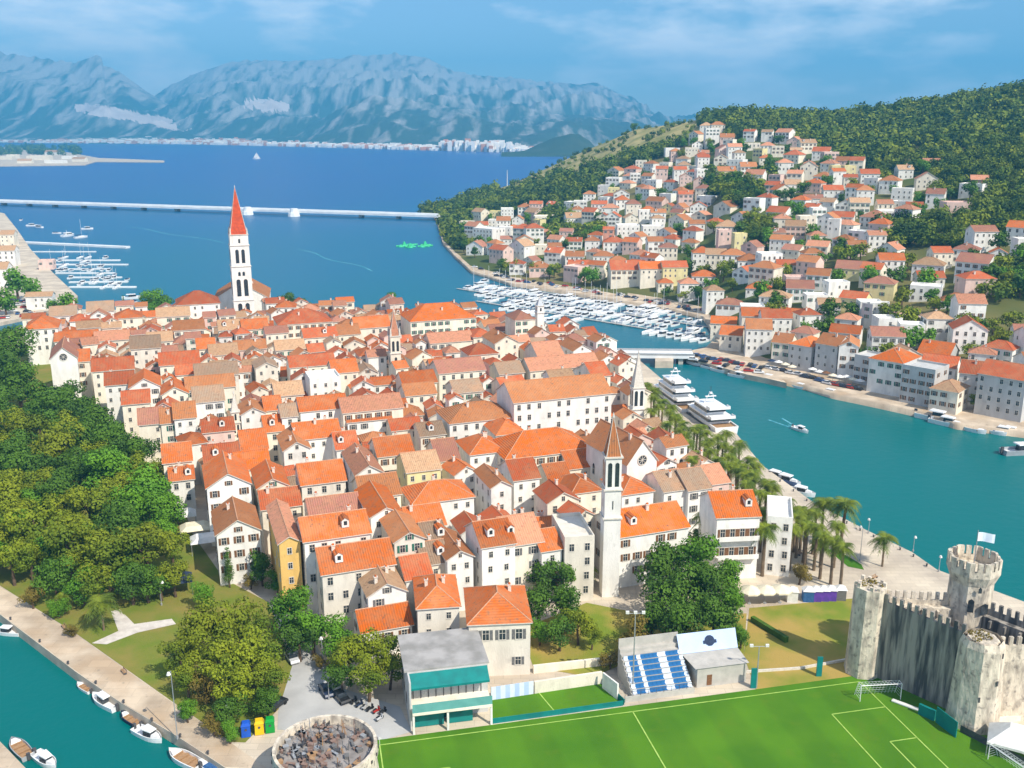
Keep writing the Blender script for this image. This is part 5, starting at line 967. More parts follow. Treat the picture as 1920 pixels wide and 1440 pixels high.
# bridges
p0, p1 = gp(-60, 374, 6), gp(826, 403, 6); d = p1 - p0; br = thing('road_bridge', 'long white road bridge crossing the bay behind the cathedral tower', 'bridge', (p0.x, p0.y, 0), math.atan2(d.y, d.x)); Ln = d.length
b = MB(); b.box(0, Ln, -7, 6, 3.6, 6, 0); b.obj('deck', ['bridge_white'], br); b = MB()
for y in (-5.9, 5.7): b.box(0, Ln, y, y + .2, 6, 7.1, 0)
b.obj('parapet', ['bridge_white'], br)
dq = d.normalized()
for x in (20, 75, 130, 190, 250, 310, 375, 700, 760):
    f = (x + 60) / 886; b = MB(); b.box(Ln * f - 2, Ln * f + 2, -3.0, 3.5, -3, 4.2, 0); b.obj('pier', ['concrete'], br)
for x in (515, 596):
    f = (x + 60) / 886 * 1.0; b = MB(); b.ngon(Ln * f, -12.0, 8.0, -3, 4.1, 10, 0, 6.5, rot=.3); b.ngon(Ln * f, -11, 5, 4.1, 9, 10, 0, 4.2); b.obj('bascule_pier', ['bridge_white'], br)
p0, p1 = gp(1122, 661, 4), gp(1300, 663, 4); d = p1 - p0; br = thing('channel_bridge', 'low pale bridge over the channel between town and marina quay', 'bridge', (p0.x, p0.y, 0), math.atan2(d.y, d.x)); Ln = d.length
b = MB(); b.box(0, Ln, -5, 5, 2.8, 4, 0); b.obj('deck', ['bridge_white'], br); b = MB(); b.box(0, Ln, -4.9, -4.7, 4, 5, 0); b.box(0, Ln, 4.7, 4.9, 4, 5, 0); b.obj('railing', ['metal_grey'], br)
for f in (.2, .42, .64, .86): b = MB(); b.box(Ln * f - 1, Ln * f + 1, -4, 4, -3, 2.8, 0); b.obj('pier', ['concrete'], br)
b = MB(); P = [gp(x, y, 0) for x, y in ((1228, 668), (1262, 668), (1262, 690), (1228, 690))]; MBq = MB()
for i in range(4): MBq.poly([P[i], P[(i + 1) % 4], P[(i + 1) % 4] + Vector((0, 0, 3)), P[i] + Vector((0, 0, 3))])
MBq.poly([p + Vector((0, 0, 3)) for p in P]); tag(MBq.obj('bridge_abutment', ['quay_stone']), 'square pale stone abutment in the water by the low bridge', 'abutment')
b = MB(); g = gp(1158, 735, 2); b.ngon(0, 0, 1.6, 0, 3, 8, 0, 1.2); b.ngon(0, 0, 1.0, 3, 13, 8, 0, .35); b.ngon(0, 0, .5, 13, 14, 8, 0, .1); o = b.obj('stone_pinnacle', ['canvas_white']); o.location = g; tag(o, 'slim white pointed pillar at the quay behind the long white facade', 'pillar')

# ------------------------------------------------------------------ sports ground
def frame_at(a_px, b_px, z=2.0):
    a, b_ = gp(*a_px, z), gp(*b_px, z); d = b_ - a; return a, d.length, math.atan2(d.y, d.x)
a, Ln, an = frame_at((770, 1372), (921, 1353)); ch = thing('clubhouse', 'grey flat-roofed clubhouse with teal awning and glazed terrace beside the pitch', 'clubhouse', a, an); zc = zat(842, 1293, a.y + 2) - 2; z2 = zat(842, 1262, a.y + 3) - 2
dp = 15
b = MB(); b.box(0, Ln, 3, dp, 0, z2, 0); b.box(0, .3, .3, 3, 0, z2 * .98, 0); b.obj('wall', ['wall_g'], ch)
MB().box(-.5, Ln + .3, 3.2, dp + .4, z2, z2 + .35).obj('roof', ['flat_roof_felt'], ch)
b = MB(); b.poly([(.2, 3.2, z2 - .05), (Ln - .1, 3.2, z2 - .05), (Ln - .1, .5, z2 - 1.5), (.2, .5, z2 - 1.5)]); b.poly([(.2, .5, z2 - 1.5), (Ln - .1, .5, z2 - 1.5), (Ln - .1, .5, z2 - 1.9), (.2, .5, z2 - 1.9)]); b.obj('awning', ['teal_paint'], ch)
zf = z2 * .45; MB().box(.3, Ln, -1.2, 3, zf - .5, zf, 0).obj('terrace_slab', ['wall_c'], ch); b = MB(); b.box(.3, Ln, -1.15, -1.1, zf, zf + 1.6, 0); b.obj('glass_screen', ['teal_glass'], ch)
b = MB(); [b.box(x, x + .15, 2.9, 2.99, zf + .1, z2 - 1.2, 0) for x in np.arange(.8, Ln - .5, 1.3)]; b.obj('window_bars', ['metal_dark'], ch)
for x in (.6, Ln * .42, Ln * .55): b = MB(); b.box(x, x + Ln * .10 + (1.6 if x < 5 or x > Ln * .5 else 0), 2.9, 2.995, .1, zf - .7, 0); b.obj('door', ['teal_paint'], ch)
b = MB(); b.box(.8, Ln * .42, .9, 1.0, .1, zf - .6, 0); b.obj('shutter', ['teal_paint'], ch); b = MB(); b.box(Ln * .47, Ln * .78, .9, 1.0, .1, zf - .6, 0); b.obj('shutter', ['teal_paint'], ch)
for x in (.3, Ln * .44, Ln - .3): b = MB(); b.box(x, x + .35, -1.0, -.6, 0, zf - .5, 0); b.obj('post', ['wall_w'], ch)
for k in range(2): b = MB(); b.box(-.06, -.005, 5 + 4 * k, 6.2 + 4 * k, 2.2, 3.8, 0); b.obj('window', ['glass_dark'], ch)
HOUSES.append((a.x + 5, a.y + 9, 8, 8, an))
# striped fence behind the training pitch
a, Ln, an = frame_at((921, 1313), (1000, 1301)); fh = 2.6; f_ = thing('striped_banner_fence', 'fence with blue and white striped banner at the back of the training pitch', 'fence', a, an)
for k in range(9): b = MB(); b.box(Ln * k / 9, Ln * (k + 1) / 9, -.04, .04, 0, fh); b.obj('banner_strip', ['sheet_pale_blue' if k % 2 else 'seat_white'], f_)
b = MB(); [b.bar((Ln * k / 4, .1, 0), (Ln * k / 4, .1, fh + .2), .05) for k in range(5)]; b.obj('post', ['metal_grey'], f_)
def wall_run(pts, hgt, th, mname, name, label, z=2.0, cat='wall'):
    P = [gp(*p, z) for p in pts]; b = MB()
    for p, q in zip(P, P[1:]):
        d = (q - p).normalized(); n2 = Vector((-d.y, d.x, 0)) * th / 2; c = [p - n2, q - n2, q + n2, p + n2]; i = len(b.v)
        b.v += [tuple(v) for v in c] + [(v.x, v.y, v.z + hgt) for v in c]
        for f in ((0, 1, 5, 4), (1, 2, 6, 5), (2, 3, 7, 6), (3, 0, 4, 7), (4, 5, 6, 7)): b.f.append(tuple(i + k for k in f)); b.m.append(0)
    o = b.obj(name, [mname]); tag(o, label, cat); return o
wall_run([(1002, 1300), (1128, 1281)], 2.4, .5, 'wall_c', 'boundary_wall', 'low cream boundary wall behind the training pitch')
wall_run([(1000, 1262), (1126, 1248), (1180, 1238)], 1.6, .5, 'wall_c', 'boundary_wall', 'cream garden wall beneath the trees in front of the church tower')
wall_run([(923, 1357), (1040, 1341), (1168, 1323)], 1.0, .12, 'teal_paint', 'barrier_fence', 'low teal barrier fence between training pitch and main pitch', 2.0, 'fence')
wall_run([(1129, 1283), (1170, 1322)], 1.2, .12, 'teal_paint', 'barrier_fence', 'short teal barrier fence at the end of the training pitch', 2.0, 'fence')
# seating stand
a, Ln, an = frame_at((1172, 1318), (1302, 1300)); st = thing('seating_stand', 'small football stand with blue and white striped seats', 'stand', a, an); rows = 9; dpx = .85; rise = .62
b = MB(); b.box(0, Ln, 0, .25, 0, 1.1, 0)
for r_ in range(rows): b.box(Ln * .12, Ln, .8 + r_ * dpx, .8 + (r_ + 1) * dpx, 0, .8 + r_ * rise, 0)
b.obj('terrace', ['concrete'], st)
STR = [0, 1, 1, 0, 1, 1, 1, 1, 0, 0, 1, 1, 1, 0]
ns = 14; x0s = Ln * .14
SEATM = {}
for k_, mm_ in ((1, 'seat_blue'), (0, 'seat_white')): bb = MB(); bb.box(-.24, .24, -.2, .2, .0, .08); bb.box(-.24, .24, .16, .22, .08, .5); SEATM[k_] = bb.mesh('seat_row', [mm_])
for r_ in range(rows):
    for s_ in range(ns):
        wd_ = (Ln - x0s) / ns; put('seat', SEATM[STR[s_]], st, (x0s + wd_ * (s_ + .5), 1.1 + r_ * dpx, .82 + r_ * rise), 0, (wd_ * 2.0, 1.4, 1.2)) if r_ < 7 else None
b = MB(); b.box(Ln * .12, Ln, .8 + rows * dpx, 1.0 + rows * dpx, 0, .8 + rows * rise + 1.2); b.obj('back_wall', ['concrete'], st)
b = MB(); [b.bar((Ln * k / 9, .1, 1.1), (Ln * k / 9, .1, 2.0), .04) for k in range(10)]; b.bar((0, .1, 2.0), (Ln, .1, 2.0), .04); b.obj('railing', ['metal_dark'], st)
wall_run([(1130, 1290), (1158, 1312)], 3.2, .3, 'wall_w', 'white_screen_wall', 'short white wall panel to the side of the blue seats')
a, Ln, an = frame_at((1306, 1290), (1398, 1278)); bo = thing('dugout_building', 'low concrete building with pale blue banner roof next to the stand', 'building', a, an); hb_ = 4.0
b = MB(); b.box(0, Ln, 0, 6, 0, hb_, 0); b.obj('wall', ['concrete'], bo); b = MB(); b.poly([(-.5, -.3, hb_ + .02), (Ln + .3, -.3, hb_ + .02), (Ln + .3, 4.5, hb_ + .35), (-1.2, 4.5, hb_ + .35)]); b.obj('roof', ['concrete'], bo)
b = MB(); b.poly([(-1.6, 4.5, hb_ + .4), (Ln + .3, 4.5, hb_ + .4), (Ln + .5, 6.5, hb_ + 3.4), (-1.6, 6.5, hb_ + 3.4)]); bn = b.obj('banner', ['sheet_pale_blue'], bo)
b = MB(); b.ngon(0, 0, 1.0, 0, .03, 10); b.box(-1.3, 1.3, -.5, .1, .031, .05); o = b.obj('emblem', ['canvas_navy'], bo, (Ln * .48, 5.5 - .06, hb_ + 1.98)); o.rotation_euler = (math.atan2(3.0, 2.0), 0, 0)
b = MB(); b.box(Ln * .2, Ln * .3, -.05, -.003, .3, 2.4); b.obj('door', ['shutter_brown'], bo)
def goal(c, an, Wg, label, hgt=2.6, dpt=2.2, z=2.1):
    t = thing('football_goal', label, 'goal', c, an, None); b = MB(); b.bar((-Wg / 2, 0, 0), (-Wg / 2, 0, hgt), .08); b.bar((Wg / 2, 0, 0), (Wg / 2, 0, hgt), .08); b.bar((-Wg / 2, 0, hgt), (Wg / 2, 0, hgt), .08)
    for s_ in (-1, 1): b.bar((s_ * Wg / 2, 0, hgt), (s_ * Wg / 2, dpt * .5, hgt), .05); b.bar((s_ * Wg / 2, dpt * .5, hgt), (s_ * Wg / 2, dpt, 0), .05); b.bar((s_ * Wg / 2, 0, 0), (s_ * Wg / 2, dpt, 0), .05)
    b.bar((-Wg / 2, dpt, 0), (Wg / 2, dpt, 0), .05); b.obj('goal_frame', ['white_gloss'], t); b = MB()
    for k in range(13): x = -Wg / 2 + Wg * k / 12; b.bar((x, dpt * .5, hgt), (x, dpt, 0), .022, 0, 3); b.bar((x, 0, hgt), (x, dpt * .5, hgt), .022, 0, 3)
    for k in range(7): f = k / 6; y = dpt * .5 + dpt * .5 * f; zz_ = hgt * (1 - f); b.bar((-Wg / 2, y, zz_), (Wg / 2, y, zz_), .022, 0, 3); [b.bar((s_ * Wg / 2, 0, zz_), (s_ * Wg / 2, y, zz_), .022, 0, 3) for s_ in (-1, 1)]
    b.obj('net', ['net'], t)
g0, g1 = gp(1612, 1316), gp(1688, 1312); d = g1 - g0; goal((g0 + g1) / 2, math.atan2(d.y, d.x), d.length, 'white spare football goal standing at the pitch corner below the fortress', 3.2)
gm = pt(PL, PW / 2 - 6); 
g0, g1 = gp(1852, 1424), gp(1925, 1475); d = g1 - g0; goal((g0 + g1) / 2, math.atan2(d.y, d.x), d.length, 'white football goal on the goal line near the white marquee', 2.8)
b = MB(); b.bar((-2.6, 0, .25), (2.6, 0, .25), .22, 0, 8); b.bar((-2.6, .5, .2), (2.6, .5, .2), .18, 0, 8); o = b.obj('rolled_cover', ['canvas_white']); o.location = gp(1700, 1326); o.rotation_euler = (0, 0, -.7); tag(o, 'rolled white cover lying on the grass beside the spare goal', 'cover roll')
b = MB(); b.bar((0, 0, 0), (0, 0, 1.6), .05); b.poly([(0, 0, 1.1), (.5, 0, 1.3), (0, 0, 1.6)]); o = b.obj('corner_flag', ['white_gloss']); o.location = pt(0, 0); tag(o, 'corner flag at the corner of the main pitch by the round tower', 'corner flag')
def mast(px, py, top, label, heads=2):
    g = gp(px, py); z = zat(px, top, g.y) - 2; t = thing('floodlight_mast', label, 'floodlight', g); b = MB(); b.bar((0, 0, 0), (0, 0, z), .16, 0, 8, .08); b.bar((-1.6, 0, z), (1.6, 0, z), .06); b.obj('pole', ['metal_grey'], t)
    for k in range(heads): b = MB(); b.box(-.3, .3, -.2, .1, -.25, .25, 0); b.obj('lamp_head', ['canvas_white'], t, (-1.4 + 2.8 * k / max(1, heads - 1), 0, z + .2))
mast(1186, 1300, 1150, 'tall floodlight mast rising in front of the olive tree by the stand', 3)
mast(1418, 1290, 1212, 'short floodlight post at the edge of the dry meadow')
def lamp(px, py, top, label):
    g = gp(px, py); z = max(3.5, zat(px, top, g.y) - 2); t = thing('street_lamp', label, 'street lamp', g, random.uniform(0, 6)); b = MB(); b.ngon(0, 0, .2, 0, .5, 8); b.bar((0, 0, .4), (0, 0, z), .09, 0, 6, .06); b.bar((0, 0, z), (.7, 0, z + .1), .05); b.obj('pole', ['metal_grey'], t); b = MB(); b.ngon(.75, 0, .38, z - .25, z + .2, 8, 0, .2); b.obj('lamp_head', ['canvas_white'], t)
for x, y, t_, lb in ((333, 1385, 1258, 'tall bent lamp post at the edge of the left promenade'), (430, 1365, 1320, 'short lamp with white globe behind the recycling bins'), (606, 1255, 1200, 'lamp post in the dry planting beside the road'), (617, 1312, 1282, 'lamp post standing by the parked car'), (1612, 1052, 990, 'lamp post at the far end of the palm promenade lawn'), (1628, 1000, 982, 'lamp with white head at the quay edge near the palms'), (1712, 1034, 1022, 'lamp with white head at the quay edge beside the fortress'), (303, 1135, 1090, 'pale lamp post in the park shade near the covered stall'), (1760, 1072, 1058, 'lamp on the quay edge under the great fortress tower')): lamp(x, y, t_, lb)
# small green post markers, boards, marquee
wall_run([(1722, 1338), (1752, 1352)], 2.0, .5, 'teal_paint', 'teal_screen', 'dark teal screen panel standing against the fortress wall foot')
wall_run([(1754, 1354), (1792, 1384)], 3.0, .15, 'teal_paint', 'teal_screen', 'bright teal screen fence at the fortress corner', 2.0, 'fence')
wall_run([(1802, 1360), (1925, 1350)], 1.0, .3, 'wall_c', 'low_wall', 'low pale wall along the foot of the sunlit fortress wall')
wall_run([(1800, 1372), (1925, 1438)], 1.3, .1, 'metal_dark', 'dark_railing', 'dark railing along the pitch edge below the fortress', 2.0, 'railing')
g = gp(1900, 1412); mq = thing('marquee', 'white marquee tent between fortress wall and pitch railing', 'marquee', g, -.5); b = MB(); b.prism([(-4, -3), (4, -3), (4, 3), (-4, 3)], 2.6, 5.0, 0, .25); b.box(-4, 4, -3, 3, 2.2, 2.6); b.obj('canopy', ['canvas_white'], mq)
for x in (-3.9, 3.9):
    for y in (-2.9, 2.9): b = MB(); b.bar((x, y, 0), (x, y, 2.3), .08); b.obj('pole', ['metal_grey'], mq)
for x, y in ((1412, 1290), (1535, 1268)): b = MB(); b.box(-.5, .5, -.15, .15, 0, 4.0); o = b.obj('green_post', ['teal_paint']); o.location = gp(x, y); tag(o, 'thick green post at the pitch edge ' + ('by the concrete building' if x < 1500 else 'in front of the dry meadow'), 'post')
wall_run([(1395, 1262), (1500, 1255), (1610, 1235)], .5, .3, 'stone_trim', 'kerb_wall', 'low pale kerb wall crossing the dry meadow')
wall_run([(1410, 1165), (1475, 1205)], 1.2, .9, 'leaf_dark', 'clipped_hedge', 'narrow clipped dark hedge on the meadow next to the tall trees', 2.0, 'hedge')
# parasols and stalls behind the meadow
def parasol(px, py, r, mt, label, hgt=3.2):
    g = gp(px, py); t = thing('parasol', label, 'parasol', g); b = MB(); b.ngon(0, 0, r, hgt, hgt + r * .45, 8, 0, .08, rot=.39); b.ngon(0, 0, r, hgt - .3, hgt, 8, 0, r, rot=.39, cap=False); b.obj('canopy', [mt], t); b = MB(); b.bar((0, 0, 0), (0, 0, hgt + .3), .06); b.ngon(0, 0, .4, 0, .15, 8); b.obj('pole', ['metal_grey'], t)
for k, x in enumerate((1405, 1434, 1462)): parasol(x, 1132 - k, 2.5, 'canvas_cream', ('leftmost', 'middle', 'rightmost')[k] + ' of three cream parasols behind the dry meadow')
b_ = ('canvas_white', 'canvas_blue', 'canvas_purple', 'canvas_purple', 'canvas_purple', 'shutter_grey')
for k, x in enumerate((1484, 1514, 1528, 1542, 1556, 1574)):
    g = gp(x, 1126 - k * .6); t = thing('market_stall', ('white', 'blue', 'first purple', 'second purple', 'third purple', 'dark grey')[k] + ' fabric stall in the row between meadow and palm promenade', 'stall', g, -.1); b = MB(); b.box(-1.1, 1.1, -1, 1, 0, 2.5, 0); b.obj('side_cloth', [b_[k]], t); b = MB(); b.prism([(-1.3, -1.2), (1.3, -1.2), (1.3, 1.2), (-1.3, 1.2)], 2.5, 3.3, 0, .2); b.obj('canopy', ['canvas_white'], t)
for x, y, lk in ((342, 985, 'white canvas canopy beside the park trees'), (368, 1010, 'beige flat canopy between park trees and white gabled house'), (388, 1032, 'white flat awning in front of the white gabled house'), (330, 1110, 'blue-grey covered stall in the park shade')):
    g = gp(x, y); t = thing('canopy_stall', lk, 'canopy', g, STREET); b = MB(); b.prism([(-3.6, -2.6), (3.6, -2.6), (3.6, 2.6), (-3.6, 2.6)], 3.0, 4.0, 0, .6); b.obj('canopy', ['canvas_white' if 'white' in lk[:6] else 'canvas_cream' if 'beige' in lk else 'canvas_navy'], t)
    for sx_ in (-3.4, 3.4):
        for sy_ in (-2.4, 2.4): b = MB(); b.bar((sx_, sy_, 0), (sx_, sy_, 3.0), .07); b.obj('pole', ['metal_grey'], t)
bench_b = MB()
for k in range(3): bench_b.box(-.9, .9, -.25 + k * .17, -.12 + k * .17, .44, .48, 0)
for k in range(2): bench_b.box(-.9, .9, .28, .32, .58 + k * .18, .70 + k * .18, 0)
SEATB = bench_b.mesh('seat', ['teak']); lg_ = MB(); lg_.box(-.04, .04, -.25, .3, 0, .44); lg_.box(-.04, .04, .26, .32, .44, .9); LEGB = lg_.mesh('leg', ['metal_dark'])
for x, y, an_, lb in ((232, 1262, -48, 'wooden bench on the left promenade beside the lawn edge path'), (352, 1340, -46, 'wooden bench on the left promenade under the pine clump'), (120, 1178, -48, 'wooden bench on the left promenade near the short palm'), (1500, 1040, 60, 'wooden bench beneath the tall promenade palms'), (1640, 1085, 40, 'wooden bench on the promenade beside the round fortress tower')):
    t = thing('park_bench', lb, 'bench', gp(x, y, 2.03), math.radians(an_)); put('seat', SEATB, t); put('leg', LEGB, t, (-.75, 0, 0)); put('leg', LEGB, t, (.75, 0, 0))
bol = MB().ngon(0, 0, .2, 0, .5, 8, 0, .16).ngon(0, 0, .26, .5, .62, 8, 0, .2).mesh('mooring_bollard', ['metal_dark'])
QL = [(20, 1162), (75, 1204), (128, 1245), (180, 1282), (232, 1318), (285, 1352), (338, 1382), (390, 1414)]
for k, (x, y) in enumerate(QL): o = put('mooring_bollard', bol, None, gp(x, y, 2.02)); tag(o, None, 'bollard', 'mooring bollards along the left quay'); later(o, 'dark iron mooring bollard', 'bollard', (x, y))
for k in range(12): f = (k + .5) / 12; x = 1450 + 300 * f; y = np.interp(x, [1430, 1527, 1623, 1710, 1757], [875, 946, 996, 1038, 1071]) + 4; o = put('mooring_bollard', bol, None, gp(x, y, 2.02)); tag(o, None, 'bollard', 'mooring bollards along the palm promenade'); later(o, 'dark iron mooring bollard', 'bollard', (x, y))
# recycling bins
for x, mt, lb in ((462, 'bin_blue', 'blue'), (487, 'bin_yellow', 'yellow'), (507, 'bin_green', 'green')):
    y_ = 1379 - (x - 462) * .18; g = gp(x, y_); t = thing('recycling_bin', lb + ' recycling container behind the round tower', 'recycling bin', g, .25); b = MB(); b.prism([(-.75, -.7), (.75, -.7), (.75, .7), (-.75, .7)], .1, 2.1, 0, .92); b.obj('body', [mt], t)
    b = MB(); b.prism([(-.8, -.75), (.8, -.75), (.8, .75), (-.8, .75)], 2.1, 2.6, 0, .7); b.obj('lid', [mt], t); b = MB(); b.ngon(0, 0, .22, 0, .03, 10); o = b.obj('slot', ['metal_dark'], t, (0, -.70, 1.5)); o.rotation_euler = (math.pi / 2, 0, 0)
# cars
def car_meshes(mt):
    b = MB(); prof = [(-2.1, .35), (-2.1, .95), (-1.75, 1.02), (-1.3, 1.45), (.35, 1.5), (1.0, 1.02), (1.9, .88), (2.1, .6), (2.1, .35)]
    for i in range(len(prof)):
        a_, c_ = prof[i], prof[(i + 1) % len(prof)]; ya, yc = (.85 if a_[1] < 1.2 else .68), (.85 if c_[1] < 1.2 else .68); b.poly([(a_[0], -ya, a_[1]), (c_[0], -yc, c_[1]), (c_[0], yc, c_[1]), (a_[0], ya, a_[1])], 1 if i in (2, 4) else 0)
    for s_ in (-1, 1):
        b.poly([(p[0], s_ * .85, p[1]) for p in prof if p[1] < 1.2], 0); b.poly([(-1.75, s_ * .85, 1.02), (1.0, s_ * .85, 1.02), (.35, s_ * .68, 1.5), (-1.3, s_ * .68, 1.45)], 1)
    w_ = MB()
    return b.mesh('body', ['paint_' + mt, 'glass_dark'])
CARM = {c: car_meshes(c) for c in ('silver', 'navy', 'white', 'red', 'black', 'blue')}; bw = MB(); 
for k in range(10): a_, c_ = 2 * math.pi * k / 10, 2 * math.pi * (k + 1) / 10; bw.poly([(.32 * math.cos(a_), -.1, .32 * math.sin(a_)), (.32 * math.cos(c_), -.1, .32 * math.sin(c_)), (.32 * math.cos(c_), .1, .32 * math.sin(c_)), (.32 * math.cos(a_), .1, .32 * math.sin(a_))])
for y in (-.1, .1): bw.poly([(.32 * math.cos(2 * math.pi * k / 10), y, .32 * math.sin(2 * math.pi * k / 10)) for k in range(10)])
WHEEL = bw.mesh('wheel', ['tyre'])
def car(px, py, rot, c, label=None, z=2.05, look=None, wheels=True, pos=None):
    t = thing('parked_car', label, 'car', pos or gp(px, py, z), math.radians(rot)); put('body', CARM[c], t)
    if wheels:
        for x in (-1.3, 1.3):
            for y in (-.8, .8): put('wheel', WHEEL, t, (x, y, .32))
    if not label: later(t, look or f'{c} parked car', 'car', (px, py))
car(612, 1300, -60, 'navy', 'dark blue car parked under the trees beside the road'); car(640, 1312, -55, 'black', 'black car parked in the shade next to the dark blue car')
car(548, 1238, -60, 'silver', 'silver car parked on the road behind the pines'); car(519, 1325, 60, 'black', 'black car half hidden behind the recycling bins')
for k in range(26):
    x, y = random.uniform(-20, 72), random.uniform(564, 598); car(x, y, random.choice((20, 110)) + random.uniform(-6, 6), random.choice(list(CARM)), z=1.85, wheels=False)
for k in range(24):
    f = k / 23; x = 1440 + 320 * f; y = np.interp(x, [1440, 1507, 1563, 1740, 1770], [700, 716, 732, 767, 774]) - 8; g = hit(x, y)
    if g and clear_of(g.x, g.y, 2.4, 2.4, 0, 0): car(x, y, -48 + random.uniform(-5, 5), random.choice(list(CARM)), pos=(g.x, g.y, g.z + .02), wheels=False)
for k in range(70):
    x = random.uniform(890, 1330); y = np.interp(x, [890, 960, 1050, 1150, 1250, 1320], [508, 529, 542, 559, 574, 590]) - random.uniform(1, 7); g = hit(x, y)
    if g and g.z < 4 and clear_of(g.x, g.y, 2.2, 2.2, 0, 0): car(x, y, random.choice((-20, 70)), random.choice(list(CARM)), pos=(g.x, g.y, g.z + .03), wheels=False)
for k in range(26):
    x = 1300 + 125 * (k % 13) / 12 + random.uniform(-3, 3); y = (667 if k < 13 else 676) + 24 * (k % 13) / 12 + random.uniform(-1, 1); g = gp(x, y, 2.27)
    if clear_of(g.x, g.y, 2.4, 2.4, 0, 0) and (k < 13 or k % 2): car(x, y, random.choice((-20, 60)) + random.uniform(-6, 6), random.choice(list(CARM)), pos=(g.x, g.y, 2.27), wheels=False)
for k in range(7): palm(1478 + 17 * k + random.uniform(-4, 4), 952 + 13 * k + random.uniform(-4, 4))
LAND += [('the mainland car park', 30, 580), ('the far waterfront quay', 1600, 735), ('the marina shore road', 1100, 545)]
def scooter(px, py, rot, mt, label):
    t = thing('scooter', label, 'scooter', gp(px, py, 2.06), math.radians(rot)); b = MB(); b.box(-.75, .1, -.18, .18, .35, .75, 0); b.box(.1, .5, -.16, .16, .25, .35, 0); b.box(.45, .6, -.2, .2, .3, 1.0, 0); b.obj('body', [mt], t); b = MB(); b.box(-.75, 0, -.16, .16, .75, .85); b.obj('seat', ['tyre'], t); b = MB(); b.bar((.55, -.35, 1.1), (.55, .35, 1.1), .04); b.bar((.55, 0, .9), (.55, 0, 1.1), .05); b.obj('handlebar', ['metal_dark'], t)
    for x in (-.55, .65): put('wheel', WHEEL, t, (x, 0, .3), 0, (.9, .6, .9))
sl = ['black scooter, first of the row from the parked cars', 'dark blue scooter, second of the row under the tree', 'silver scooter in the middle of the parked row', 'black scooter, fourth of the row towards the clubhouse', 'red scooter near the clubhouse corner', 'black scooter closest to the grey clubhouse wall', 'silver scooter parked alone on the gravel by the clubhouse']
for k, (x, y) in enumerate(((664, 1318), (674, 1324), (684, 1328), (694, 1332), (706, 1336), (718, 1338), (712, 1350))): scooter(x, y, 60 + random.uniform(-10, 10), 'paint_' + ('black', 'navy', 'silver', 'black', 'red', 'black', 'silver')[k], sl[k])
for k in range(26):
    f = (k + .5) / 26; x = 1440 + 330 * f; y = np.interp(x, [1440, 1507, 1563, 1740, 1775], [696, 711, 727, 761, 768]) - random.uniform(6, 12); g = hit(x, y)
    if g and clear_of(g.x, g.y, 1.6, 1.6, 0, 0):
        mt = random.choice(('canvas_white', 'canvas_cream', 'canvas_navy', 'canvas_white', 'shutter_brown')); t = thing('parasol', None, 'parasol', g, 0, 'parasols of the quay cafes'); b = MB(); b.ngon(0, 0, 1.9, 2.6, 3.4, 8, 0, .08); b.obj('canopy', [mt], t); b = MB(); b.bar((0, 0, 0), (0, 0, 2.8), .05); b.obj('pole', ['metal_grey'], t); later(t, {'canvas_white': 'white', 'canvas_cream': 'cream', 'canvas_navy': 'navy', 'shutter_brown': 'brown'}[mt] + ' cafe parasol on the far quay', 'parasol', (x, y))
# round tower at the near edge, filled with scaffold frames and stacked equipment
g = gp(610, 1432, 2); R = 95 * dep(g) / F * .98; zt = 6.5; rt = thing('round_bastion', 'round pale stone bastion in the near corner, its open top crowded with clutter', 'bastion', (g.x, g.y + .3, 2.0)); 
zt = 7.0; g = gp(610, 1406, 2 + zt); R = 92 * dep(g) / F; rt.location = (g.x, g.y, 2.0)
mm = MB(); mm.ngon(0, 0, R * 1.12, -.5, zt - 1.2, 40, 0, R * 1.02, cap=False); mm.ngon(0, 0, R * 1.02, zt - 1.2, zt - .8, 40, 0, R * 1.07, cap=False); mm.ngon(0, 0, R * 1.07, zt - .8, zt + .9, 40, 0, R * 1.05, cap=False); mm.ngon(0, 0, R * .985, zt - .6, zt + .9, 40, 0, R * .985, cap=False)
for k in range(40):
    a0, a1 = 2 * math.pi * k / 40, 2 * math.pi * (k + 1) / 40; mm.poly([(R * 1.05 * math.cos(a0), R * 1.05 * math.sin(a0), zt + .9), (R * 1.05 * math.cos(a1), R * 1.05 * math.sin(a1), zt + .9), (R * .985 * math.cos(a1), R * .985 * math.sin(a1), zt + .9), (R * .985 * math.cos(a0), R * .985 * math.sin(a0), zt + .9)])
mm.obj('wall', ['fort_stone'], rt); mm = MB(); mm.ngon(0, 0, R * .984, zt - .8, zt - .6, 40); mm.obj('floor', ['bastion_floor'], rt)
for k in range(26):
    a = 2 * math.pi * (k + .5) / 26; o = MB().box(-.16, .16, -.05, .05, 0, .5).obj('embrasure', ['metal_dark'], rt, (R * 1.075 * math.cos(a), R * 1.075 * math.sin(a), zt - .3), a + math.pi / 2)
r = random.Random(3); kx = 0
